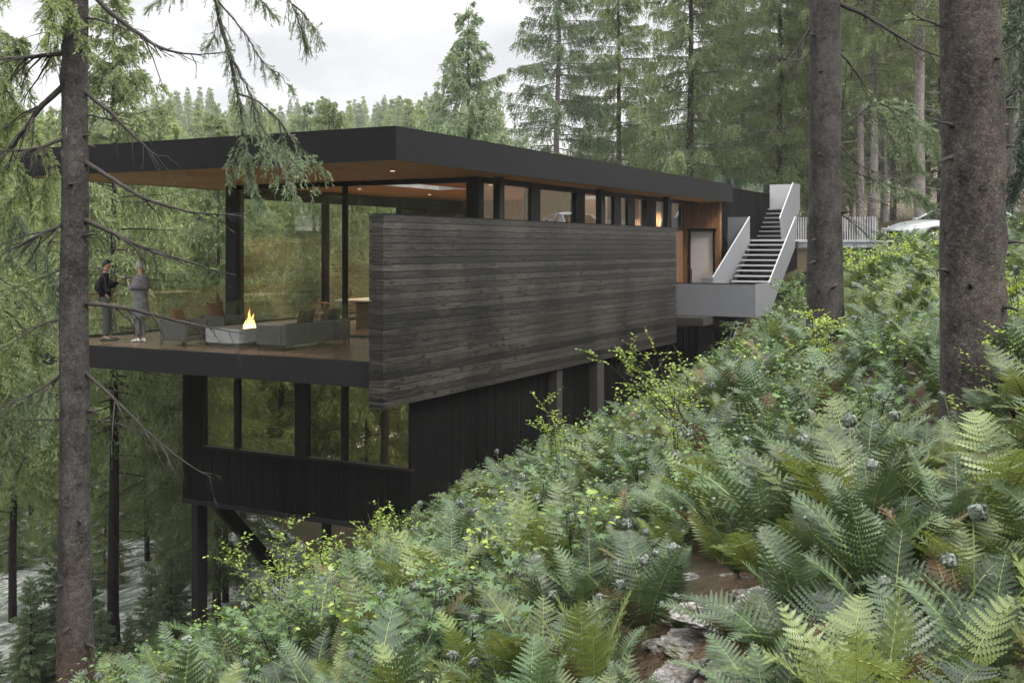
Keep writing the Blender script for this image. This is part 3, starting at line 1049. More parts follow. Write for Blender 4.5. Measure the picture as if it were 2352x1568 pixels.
def armchair(x, y, label):
    r = tag(empty('armchair', (x, y, 0)), label, 'armchair', 'wicker armchairs on the terrace')
    # footprint x 0..0.68, y 0..0.74; back at the far (+y) side, seat faces -y
    m = MB(); m.box(0, .68, .62, .74, .10, .56); m.build('backrest', M['wicker'], r, bevel=.03)
    m = MB(); m.box(0, .10, 0, .615, .10, .53); m.build('armrest', M['wicker'], r, bevel=.025)
    m = MB(); m.box(.58, .68, 0, .615, .10, .53); m.build('armrest', M['wicker'], r, bevel=.025)
    m = MB(); m.box(.105, .575, .01, .615, .10, .22); m.build('seat_base', M['wicker'], r, bevel=.02)
    m = MB(); m.box(.11, .57, .015, .60, .225, .40); m.build('seat_cushion', M['cushion'], r, bevel=.04)
    for lx in (.02, .64):
        for ly in (.02, .70):
            m = MB(); m.box(lx, lx + .02, ly, ly + .02, 0, .10); m.build('leg', M['frame'], r)
    return r


def pillow(name, loc, sx, sy, sz, rz, tilt, mat, label, group=None):
    bm = bmesh.new()
    bmesh.ops.create_grid(bm, x_segments=8, y_segments=8, size=1)
    g = bmesh.ops.duplicate(bm, geom=bm.verts[:] + bm.edges[:] + bm.faces[:])
    nv = [e for e in g['geom'] if isinstance(e, bmesh.types.BMVert)]
    s2 = set(nv)
    for v in bm.verts:
        a, b = v.co.x, v.co.y
        t = max(0, (1 - a ** 4) * (1 - b ** 4)) ** .5
        pinch = 1 - .08 * (1 - abs(a)) * abs(b) - .08 * (1 - abs(b)) * abs(a)
        v.co = (a * sx * pinch, (1 if v in s2 else -1) * sy * t, b * sz * pinch)
    bmesh.ops.remove_doubles(bm, verts=bm.verts[:], dist=1e-4)
    bmesh.ops.recalc_face_normals(bm, faces=bm.faces[:])
    me = bpy.data.meshes.new(name)
    bm.to_mesh(me); bm.free()
    me.materials.append(mat)
    me.polygons.foreach_set('use_smooth', np.ones(len(me.polygons), dtype=bool))
    o = link(name, me, None, loc)
    o.rotation_euler = (tilt, 0, rz)
    tag(o, label, 'cushion', group)
    return o


armchair(16.85, 16.62, 'dark wicker armchair nearest the woman in the grey coat')
armchair(18.25, 16.85, 'dark wicker armchair behind the fire pit near the corner post')
pillow('cushion', (17.2, 17.2, .60), .23, .07, .19, .1, -.25, M['rust'], 'brown cushion leaning in the armchair nearest the woman')
pillow('cushion', (18.6, 17.42, .62), .25, .07, .21, -.05, -.22, M['rust'], 'rust brown cushion leaning in the armchair behind the fire pit')
s = tag(empty('sofa', (16.97, 14.08, 0)), 'long low dark wicker sofa with its back to the timber wall', 'sofa')
m = MB(); m.box(0, 2.16, 0, .12, .10, .52); m.build('backrest', M['wicker'], s, bevel=.03)
m = MB(); m.box(0, .11, .125, .74, .10, .50); m.build('armrest', M['wicker'], s, bevel=.025)
m = MB(); m.box(2.05, 2.16, .125, .74, .10, .50); m.build('armrest', M['wicker'], s, bevel=.025)
m = MB(); m.box(.115, 2.045, .125, .73, .10, .22); m.build('seat_base', M['wicker'], s, bevel=.02)
for k in range(2):
    m = MB(); m.box(.12 + .965 * k, .115 + .96 * (k + 1), .13, .72, .225, .38); m.build('seat_cushion', M['cushion'], s, bevel=.04)
for lx in (.02, 1.07, 2.12):
    for ly in (.02, .69):
        m = MB(); m.box(lx, lx + .02, ly, ly + .02, 0, .10); m.build('leg', M['frame'], s)
pillow('cushion', (17.95, 14.36, .57), .27, .08, .20, .05, .3, M['cushion'], 'olive brown cushion leaning at the middle of the sofa back')
pillow('cushion', (18.82, 14.36, .57), .27, .08, .20, -.08, .3, M['cushion'], 'olive brown cushion leaning at the far end of the sofa')

# fire pit: pale concrete box on a recessed plinth with an open tray
fp = tag(empty('fire_pit', (17.0, 15.3, 0)), 'pale concrete fire pit table with a burning flame', 'fire pit')
m = MB()
m.box(0, 1.6, 0, .05, .10, .39); m.box(0, 1.6, .85, .9, .10, .39); m.box(0, .05, .05, .85, .10, .39); m.box(1.55, 1.6, .05, .85, .10, .39); m.box(.05, 1.55, .05, .85, .10, .26)
m.build('basin', M['concrete'], fp)
m = MB(); m.box(.12, 1.48, .10, .80, 0, .10); m.build('plinth', M['concrete'], fp)
m = MB(); m.box(.051, 1.549, .051, .849, .261, .30); m.build('ember_tray', M['rust'], fp)
m = MB(); m.box(.45, .85, .12, .42, .301, .36); m.build('burner', M['dark'], fp, bevel=.03)
ft = NT('flame')
g = ft.n('ShaderNodeSeparateXYZ'); ft.l(ft.coord('Generated'), g.inputs[0])
fc = ft.ramp(g.outputs['Z'], [(0.0, (1, .72, .30)), (0.35, (1, .62, .16)), (0.8, (1, .36, .05)), (1, (.9, .2, .02))])
fe_ = ft.n('ShaderNodeEmission'); ft.l(fc, fe_.inputs['Color']); fe_.inputs['Strength'].default_value = 2.4
ftr = ft.n('ShaderNodeBsdfTransparent')
fm = ft.n('ShaderNodeMixShader'); fm.inputs[0].default_value = .5
ft.l(ftr.outputs[0], fm.inputs[1]); ft.l(fe_.outputs[0], fm.inputs[2])
M['flame'] = ft.out(fm.outputs[0])
m = MB()
rng = random.Random(12)
for (dx, dy, h, r0) in ((0, 0, .40, .06), (.09, .03, .29, .05), (-.09, .0, .25, .05), (.03, -.05, .33, .045), (-.04, .06, .20, .05), (.15, 0, .16, .035), (-.14, .02, .13, .035), (.06, .07, .24, .03), (-.06, -.06, .28, .03), (.02, .01, .44, .028), (.11, -.05, .22, .03), (-.11, .05, .2, .028)):
    pts, rad = [], []
    for i in range(9):
        q = i / 8
        pts.append((.62 + dx * (1 - .4 * q) + .03 * math.sin(q * 7 + dx * 40) * q, .27 + dy + .02 * math.cos(q * 6 + dy * 50) * q, .345 + h * q))
        rad.append(max(.002, r0 * (math.sin(min(1, q * 1.15 + .22) * math.pi) ** .8 if q < .68 else (1 - q) * 1.7)))
    m.tube(pts, rad, 8)
m.build('flame', M['flame'], fp, smooth=True)

# dining table, vase and rattan chair inside
dt = tag(empty('dining_table', (22.2, 15.75, .003)), 'dining table with a pale top and square pedestal behind the glass', 'table')
m = MB(); m.box(0, 2.6, 0, 1.1, .70, .74); m.build('table_top', M['stone_pale'], dt, bevel=.006)
for k in (.5, 1.8):
    m = MB(); m.box(k, k + .35, .3, .8, .0, .699); m.build('pedestal', M['clay'], dt, bevel=.01)
m = MB()
prof = [(.07, 0), (.12, .05), (.15, .14), (.13, .22), (.07, .27), (.06, .30), (.075, .32)]
m.loft([[(r_ * math.cos(a / 14 * 6.2832), r_ * math.sin(a / 14 * 6.2832), z_) for a in range(14)] for r_, z_ in prof])
o = m.build('vase', M['clay'], None, smooth=True, loc=(22.75, 15.95, .744))
tag(o, 'round brown clay vase standing on the dining table', 'vase')


def dining_chair(x, y, rz, label):
    c = tag(empty('dining_chair', (x, y, .003), rz), label, 'chair', 'dining chairs at the pale table')
    m = MB(); m.box(-.24, .24, -.23, .23, .41, .45); m.build('seat', M['rattan'], c, bevel=.02)
    arc = [(-.27 + .06 * math.cos(a), .28 * math.sin(a) * 1.0, .74) for a in np.linspace(-1.5, 1.5, 9)]
    arc = [(-.26 * math.cos(a) + .02, .27 * math.sin(a), .73 - .05 * abs(math.sin(a))) for a in np.linspace(-1.9, 1.9, 13)]
    m = MB(); m.tube(arc, [.018] * len(arc), 8); m.build('armrest', M['rattan'], c, smooth=True)
    for i in range(1, 12, 2):
        p, q = arc[i], arc[min(12, i + 1)]
        m = MB(); m.tube([(p[0] * .85, p[1] * .85, .44), p], [.008, .008], 6); m.tube([(q[0] * .85, q[1] * .85, .44), p], [.008, .008], 6); m.build('spindle', M['rattan'], c)
    for sx in (-.2, .2):
        for sy in (-.19, .19):
            m = MB(); m.tube([(sx, sy, .42), (sx * 1.15, sy * 1.15, 0)], [.016, .011], 7); m.build('leg', M['rattan'], c)


dining_chair(21.75, 16.75, -.6, 'rattan dining chair with curved back beside the glass front')
dining_chair(23.7, 17.15, -1.6, 'rattan dining chair at the far corner of the dining table')

# ------------------------------------------------------------------ people
def skin(name, nodes, edges, mat, parent, root='pelvis', sub=2, smooth=True):
    names = list(nodes)
    me = bpy.data.meshes.new(name)
    me.from_pydata([nodes[n][0] for n in names], [(names.index(a), names.index(b)) for a, b in edges], [])
    o = bpy.data.objects.new(name, me)
    col.objects.link(o)
    o.modifiers.new('skin', 'SKIN').use_smooth_shade = smooth
    if not me.skin_vertices: me.skin_vertices.new()
    for i, n in enumerate(names):
        r = nodes[n][1]
        sv = me.skin_vertices[0].data[i]
        sv.radius = r if isinstance(r, tuple) else (r, r)
        sv.use_root = (n == root)
    if sub:
        s_ = o.modifiers.new('sub', 'SUBSURF'); s_.levels = sub; s_.render_levels = sub
    dg = bpy.context.evaluated_depsgraph_get()
    new = bpy.data.meshes.new_from_object(o.evaluated_get(dg))
    bpy.data.objects.remove(o)
    new.name = name
    new.materials.clear()
    new.materials.append(mat)
    new.polygons.foreach_set('use_smooth', np.ones(len(new.polygons), dtype=bool))
    return link(name, new, parent)


M['skin'] = simple('skin', (0.42, 0.25, 0.18), 0.5, 0.4, 0, 0.08)
M['hair_d'] = simple('dark_hair', (0.016, 0.014, 0.013), 0.6, 0.4, 0, 0.4, 40, 0.4)
M['hair_g'] = simple('grey_hair', (0.30, 0.29, 0.285), 0.6, 0.4, 0, 0.45, 45, 0.4)
M['black_knit'] = simple('black_knit', (0.012, 0.011, 0.012), 0.9, 0.2, 0, 0.2, 20)
M['slate'] = simple('slate_trousers', (0.052, 0.054, 0.070), 0.85, 0.2, 0, 0.15, 12)
M['coat'] = simple('grey_coat', (0.15, 0.15, 0.155), 0.85, 0.2, 0, 0.12, 10)
M['grey_trouser'] = simple('grey_trousers', (0.16, 0.16, 0.165), 0.85, 0.2, 0, 0.12, 10)
M['shoe_d'] = simple('dark_leather', (0.03, 0.032, 0.036), 0.4, 0.5, 0, 0.1)
M['shoe_w'] = simple('white_shoe', (0.72, 0.70, 0.66), 0.6, 0.4, 0, 0.05)
M['eye'] = simple('eye', (0.02, 0.015, 0.012), 0.2, 0.6)
M['lip'] = simple('lip', (0.30, 0.13, 0.11), 0.5, 0.4)
M['cup'] = glass_mat('drinking_glass', (0.92, 0.93, 0.93), 0.12, 3.0)
M['wine'] = simple('amber_drink', (0.25, 0.06, 0.02), 0.2, 0.5)


def head_nodes(hx, hz, s=1.0):
    """head facing +x, centre of the head at (hx, 0, hz)"""
    return {
        'jaw': ((hx + .035, 0, hz - .075), (.052 * s, .058 * s)), 'skull': ((hx - .005, 0, hz), (.085 * s, .079 * s)), 'crown_': ((hx - .012, 0, hz + .062), (.072 * s, .066 * s)),
        'nose': ((hx + .098, 0, hz - .015), (.012, .011)), 'ear_l': ((hx - .005, .082, hz - .008), (.011, .022)), 'ear_r': ((hx - .005, -.082, hz - .008), (.011, .022))}


def hand_nodes(tag_, wrist, palm, d, side, curl):
    """five fingers from the palm along direction d, the thumb from its side"""
    n, e = {}, []
    d = Vector(d).normalized(); sd = Vector(side).normalized(); c = Vector(curl).normalized()
    p = Vector(palm)
    n[tag_ + 'palm'] = (tuple(p), (.026, .014))
    for i, (o_, ln) in enumerate(((-.027, .066), (-.009, .074), (.009, .070), (.026, .056))):
        a = p + d * .035 + sd * o_
        b = a + d * ln * .5 + c * ln * .18
        f = b + d * ln * .30 + c * ln * .42
        n[f'{tag_}f{i}a'] = (tuple(a), .0095); n[f'{tag_}f{i}b'] = (tuple(b), .0085); n[f'{tag_}f{i}c'] = (tuple(f), .007)
        e += [(tag_ + 'palm', f'{tag_}f{i}a'), (f'{tag_}f{i}a', f'{tag_}f{i}b'), (f'{tag_}f{i}b', f'{tag_}f{i}c')]
    a = p - sd * .034 - d * .005
    b = a - sd * .018 + d * .032 + c * .012
    n[tag_ + 'ta'] = (tuple(a), .011); n[tag_ + 'tb'] = (tuple(b), .0085)
    e += [(tag_ + 'palm', tag_ + 'ta'), (tag_ + 'ta', tag_ + 'tb')]
    return n, e


def hair_cap(name, hx, hz, mat, parent, s, down, seed, front=.045):
    """short hair: a shell over the back and top of the skull with an uneven edge"""
    rng = random.Random(seed)
    m = MB()
    nu, nv = 22, 10
    rings = []
    for j in range(nv + 1):
        ring = []
        for i in range(nu):
            a = i / nu * 2 * math.pi
            lim = down * (0.5 - 0.5 * math.cos(a)) + (1 - (0.5 - 0.5 * math.cos(a))) * front
            ph = j / nv * (math.pi / 2 + (lim if lim > 0 else lim))
            rr = .092 * s * (1 + .09 * rng.uniform(-1, 1)) * (1 - .13 * (j / nv) ** 2.5)
            ring.append((hx - .012 + rr * math.sin(ph) * math.cos(a) * 1.02, rr * .95 * math.sin(ph) * math.sin(a), hz + .025 + rr * 1.16 * math.cos(ph)))
        rings.append(ring)
    m.loft(rings, closed=False)
    return m.build(name, mat, parent, smooth=True)


def shoe(parent, x, y, rz, mat, ln=.29):
    m = MB()
    rings = []
    for q, w, h in ((0, .028, .05), (.12, .036, .085), (.3, .039, .092), (.45, .041, .07), (.65, .046, .052), (.85, .043, .04), (.97, .026, .03), (1, .012, .022)):
        xx = (q - .27) * ln
        rings.append([(xx, w * math.cos(a), .004 + max(0, h / 2 + h / 2 * math.sin(a))) for a in np.linspace(0, 2 * math.pi, 12, endpoint=False)])
    m.loft(rings)
    o = m.build('shoe', mat, parent, smooth=True)
    o.location = (x, y, 0); o.rotation_euler = (0, 0, rz)
    return o


def face_bits(parent, hx, hz):
    for s_ in (-1, 1):
        bm = bmesh.new(); bmesh.ops.create_icosphere(bm, subdivisions=2, radius=.0105)
        me = bpy.data.meshes.new('eye'); bm.to_mesh(me); bm.free(); me.materials.append(M['eye'])
        link('eye', me, parent, (hx + .076, s_ * .031, hz + .004))
    m = MB(); m.tube([(hx + .080, -.022, hz - .063), (hx + .090, 0, hz - .061), (hx + .080, .022, hz - .063)], [.003, .006, .003], 6)
    m.build('mouth', M['lip'], parent)


# --- the man: faces the woman, one hand in the pocket, a glass raised in the other
def make_man(loc, rz):
    p = tag(empty('person', loc, rz), 'man in black sweater and slate trousers holding up a glass on the terrace', 'person')
    hx, hz = .045, 1.655
    N = {'pelvis': ((0, 0, .96), (.10, .08)), 'waist': ((-.005, 0, 1.10), (.095, .07)), 'chest': ((0, 0, 1.30), (.115, .08)), 'neck0': ((-.005, 0, 1.47), (.055, .05)), 'neck': ((.015, 0, 1.545), .050)}
    E = [('pelvis', 'waist'), ('waist', 'chest'), ('chest', 'neck0'), ('neck0', 'neck'), ('neck', 'skull'), ('skull', 'jaw'), ('skull', 'crown_'), ('skull', 'nose'), ('skull', 'ear_l'), ('skull', 'ear_r')]
    N.update(head_nodes(hx, hz))
    for s_, k in ((1, 'l'), (-1, 'r')):
        fx = .10 if s_ > 0 else -.02
        N[k + 'hip'] = ((0, s_ * .085, .88), .07); N[k + 'knee'] = ((.03 + fx * .5, s_ * .11, .50), .05); N[k + 'ank'] = ((fx, s_ * .12, .09), .036); N[k + 'toe'] = ((fx + .13, s_ * .13, .035), .03)
        E += [('pelvis', k + 'hip'), (k + 'hip', k + 'knee'), (k + 'knee', k + 'ank'), (k + 'ank', k + 'toe')]
    N['rsh'] = ((-.02, -.175, 1.41), .045); N['relb'] = ((-.21, -.245, 1.17), .036); N['rwr'] = ((.02, -.205, 1.0), .030); N['rhand'] = ((.07, -.17, .93), .032)
    N['lsh'] = ((.0, .175, 1.41), .045); N['lelb'] = ((.12, .235, 1.16), .036); N['lwr'] = ((.30, .14, 1.32), .029)
    E += [('chest', 'rsh'), ('rsh', 'relb'), ('relb', 'rwr'), ('rwr', 'rhand'), ('chest', 'lsh'), ('lsh', 'lelb'), ('lelb', 'lwr')]
    hn, he = hand_nodes('lh', (.30, .14, 1.32), (.34, .12, 1.355), (.75, -.55, .35), (0, -.2, 1), (-.3, -.9, 0))
    N.update(hn); E += he + [('lwr', 'lhpalm')]
    skin('body', N, E, M['skin'], p)
    # sweater
    S = {'hem': ((0, 0, .91), (.150, .122)), 'pelvis': ((0, 0, 1.0), (.150, .120)), 'waist': ((-.005, 0, 1.12), (.148, .110)), 'chest': ((0, 0, 1.30), (.172, .120)), 'nk': ((-.003, 0, 1.475), (.080, .072)),
         'rsh': ((-.02, -.185, 1.415), .092), 'relb': ((-.21, -.245, 1.17), .068), 'rwr': ((.0, -.208, 1.01), .043), 'lsh': ((0, .185, 1.415), .092), 'lelb': ((.12, .235, 1.16), .068), 'lwr': ((.28, .15, 1.305), .046)}
    skin('sweater', S, [('hem', 'pelvis'), ('pelvis', 'waist'), ('waist', 'chest'), ('chest', 'nk'), ('chest', 'rsh'), ('rsh', 'relb'), ('relb', 'rwr'), ('chest', 'lsh'), ('lsh', 'lelb'), ('lelb', 'lwr')], M['black_knit'], p)
    T = {'band': ((0, 0, 1.03), (.130, .105)), 'pelvis': ((0, 0, .95), (.138, .112))}
    TE = [('band', 'pelvis')]
    for s_, k in ((1, 'l'), (-1, 'r')):
        fx = .10 if s_ > 0 else -.02
        T[k + 'hip'] = ((0, s_ * .09, .88), .104); T[k + 'knee'] = ((.03 + fx * .5, s_ * .11, .50), .078); T[k + 'ank'] = ((fx, s_ * .12, .10), .062)
        TE += [('pelvis', k + 'hip'), (k + 'hip', k + 'knee'), (k + 'knee', k + 'ank')]
    skin('trousers', T, TE, M['slate'], p)
    shoe(p, .10, .12, .15, M['shoe_d'], .30); shoe(p, -.02, -.12, -.12, M['shoe_d'], .30)
    hair_cap('hair', hx, hz, M['hair_d'], p, 1.03, .55, 3, -.35)
    face_bits(p, hx, hz)
    return p


def make_woman(loc, rz):
    p = tag(empty('person', loc, rz), 'woman with short grey hair in a long grey coat and white shoes', 'person')
    hx, hz = .04, 1.625
    N = {'pelvis': ((0, 0, .95), (.13, .10)), 'waist': ((0, 0, 1.09), (.105, .085)), 'chest': ((0, 0, 1.27), (.13, .095)), 'neck0': ((-.005, 0, 1.43), (.06, .05)), 'neck': ((.01, 0, 1.515), .043)}
    E = [('pelvis', 'waist'), ('waist', 'chest'), ('chest', 'neck0'), ('neck0', 'neck'), ('neck', 'skull'), ('skull', 'jaw'), ('skull', 'crown_'), ('skull', 'nose'), ('skull', 'ear_l'), ('skull', 'ear_r')]
    N.update(head_nodes(hx, hz, .96))
    for s_, k in ((1, 'l'), (-1, 'r')):
        fx = .03 if s_ > 0 else -.03
        N[k + 'hip'] = ((0, s_ * .085, .90), .085); N[k + 'knee'] = ((.02, s_ * .075, .49), .052); N[k + 'ank'] = ((fx, s_ * .07, .09), .034); N[k + 'toe'] = ((fx + .12, s_ * .08, .035), .028)
        E += [('pelvis', k + 'hip'), (k + 'hip', k + 'knee'), (k + 'knee', k + 'ank'), (k + 'ank', k + 'toe')]
    N['rsh'] = ((0, -.165, 1.38), .052); N['relb'] = ((.03, -.235, 1.13), .040); N['rwr'] = ((.20, -.16, 1.02), .027)
    N['lsh'] = ((0, .165, 1.38), .052); N['lelb'] = ((.06, .225, 1.13), .040); N['lwr'] = ((.26, .15, 1.27), .026)
    E += [('chest', 'rsh'), ('rsh', 'relb'), ('relb', 'rwr'), ('chest', 'lsh'), ('lsh', 'lelb'), ('lelb', 'lwr')]
    for t_, w_, pm, dd, sd_, cu in (('lh', 'lwr', (.295, .13, 1.305), (.7, -.3, .5), (0, -.25, 1), (-.3, -.9, 0)), ('rh', 'rwr', (.245, -.14, 1.0), (.9, .25, -.2), (0, .3, 1), (-.2, .9, 0))):
        hn, he = hand_nodes(t_, None, pm, dd, sd_, cu)
        N.update(hn); E += he + [(w_, t_ + 'palm')]
    skin('body', N, E, M['skin'], p)
    # coat body: lofted from shoulders to below the knee, open skirt at the back
    m = MB()
    rings = []
    for z_, a, b in ((1.455, .07, .065), (1.43, .10, .14), (1.38, .118, .198), (1.28, .135, .205), (1.10, .128, .180), (.95, .150, .205), (.75, .170, .228), (.54, .185, .245)):
        ring = []
        for i in range(28):
            th = i / 28 * 2 * math.pi
            fold = 1 + (.05 * math.sin(th * 7 + 1) * max(0, (1.1 - z_)) * 1.4)
            ring.append((a * math.cos(th) * fold - .005, b * math.sin(th) * fold, z_ + (.0 if z_ > .6 else .015 * math.sin(th * 3))))
        rings.append(ring)
    m.loft(rings, closed=False)
    m.build('coat', M['coat'], p, smooth=True)
    m = MB()
    rings = []
    for z_, a, b in ((1.462, .075, .07), (1.43, .115, .158), (1.36, .145, .228), (1.24, .168, .25), (1.14, .175, .262)):
        rings.append([(-a * math.cos(th) - .012, b * math.sin(th), z_ + .03 * abs(math.sin(th)) * (z_ < 1.2)) for th in np.linspace(-1.75, 1.75, 22)])
    n = 22
    m2 = MB()
    vs = [q for r_ in rings for q in r_]
    fs = [(i * n + k, i * n + k + 1, (i + 1) * n + k + 1, (i + 1) * n + k) for i in range(len(rings) - 1) for k in range(n - 1)]
    m2.add(vs, fs)
    o = m2.build('coat_cape', M['coat'], p, smooth=True)
    so_ = o.modifiers.new('thick', 'SOLIDIFY'); so_.thickness = .012
    S = {'pelvis': ((0, 0, 1.34), (.09, .09)), 'rsh': ((0, -.165, 1.37), .072), 'relb': ((.03, -.235, 1.13), .060), 'rwr': ((.18, -.168, 1.035), .048), 'lsh': ((0, .165, 1.37), .072), 'lelb': ((.06, .225, 1.13), .060), 'lwr': ((.22, .168, 1.245), .047)}
    skin('coat_sleeves', S, [('pelvis', 'rsh'), ('rsh', 'relb'), ('relb', 'rwr'), ('pelvis', 'lsh'), ('lsh', 'lelb'), ('lelb', 'lwr')], M['coat'], p)
    T = {'pelvis': ((0, 0, .93), (.13, .105)), 'lhip': ((0, .085, .86), .095), 'lknee': ((.02, .078, .48), .077), 'lank': ((.02, .075, .12), .068), 'rhip': ((0, -.085, .86), .095), 'rknee': ((.02, -.078, .48), .077), 'rank': ((-.02, -.075, .12), .068)}
    skin('trousers', T, [('pelvis', 'lhip'), ('lhip', 'lknee'), ('lknee', 'lank'), ('pelvis', 'rhip'), ('rhip', 'rknee'), ('rknee', 'rank')], M['grey_trouser'], p)
    shoe(p, .03, .07, .1, M['shoe_w'], .27); shoe(p, -.03, -.07, -.05, M['shoe_w'], .27)
    hair_cap('hair', hx, hz, M['hair_g'], p, 1.07, .62, 5, -.25)
    face_bits(p, hx, hz)
    return p


man_rz = math.atan2(-.62, .78)
make_man((17.1, 19.25, 0), man_rz).scale = (1, .92, 1)
wom_rz = math.atan2(.99, .12)
make_woman((17.2, 18.28, 0), wom_rz).scale = (.97, .82, 1)


def tumbler(loc, label):
    g = tag(empty('drinking_glass', loc), label, 'glass')
    m = MB()
    prof = [(.030, 0), (.034, .09), (.032, .09), (.028, .008)]
    m.loft([[(r_ * math.cos(a / 12 * 6.2832), r_ * math.sin(a / 12 * 6.2832), z_) for a in range(12)] for r_, z_ in prof], closed=True)
    m.build('cup', M['cup'], g, smooth=True)
    m = MB(); m.loft([[(r_ * math.cos(a / 12 * 6.2832), r_ * math.sin(a / 12 * 6.2832), z_) for a in range(12)] for r_, z_ in ((.0275, .009), (.029, .045))])
    m.build('drink', M['wine'], g)


def in_frame(loc, rz, p):
    c, s_ = math.cos(rz), math.sin(rz)
    return (loc[0] + c * p[0] - s_ * p[1], loc[1] + s_ * p[0] + c * p[1], loc[2] + p[2])


tumbler(in_frame((17.1, 19.25, 0), man_rz, (.385, .064, 1.335)), 'small drinking glass in the raised hand of the man')
tumbler(in_frame((17.2, 18.28, 0), wom_rz, (.325, .070, 1.29)), 'glass of amber drink in the raised hand of the woman')

# ------------------------------------------------------------------ parked car
M['car_paint'] = simple('silver_green_paint', (0.24, 0.26, 0.255), 0.3, 0.6, 0.35, 0.02, 2)
M['car_glass'] = simple('car_glass', (0.012, 0.014, 0.015), 0.06, 0.8, 0, 0.05)
M['tyre'] = simple('tyre_rubber', (0.014, 0.014, 0.014), 0.85, 0.2)
M['rim'] = simple('alloy_rim', (0.40, 0.41, 0.42), 0.3, 0.6, 0.7, 0.05)
M['lamp'] = simple('headlamp_glass', (0.55, 0.58, 0.60), 0.15, 0.8, 0.3, 0.1)


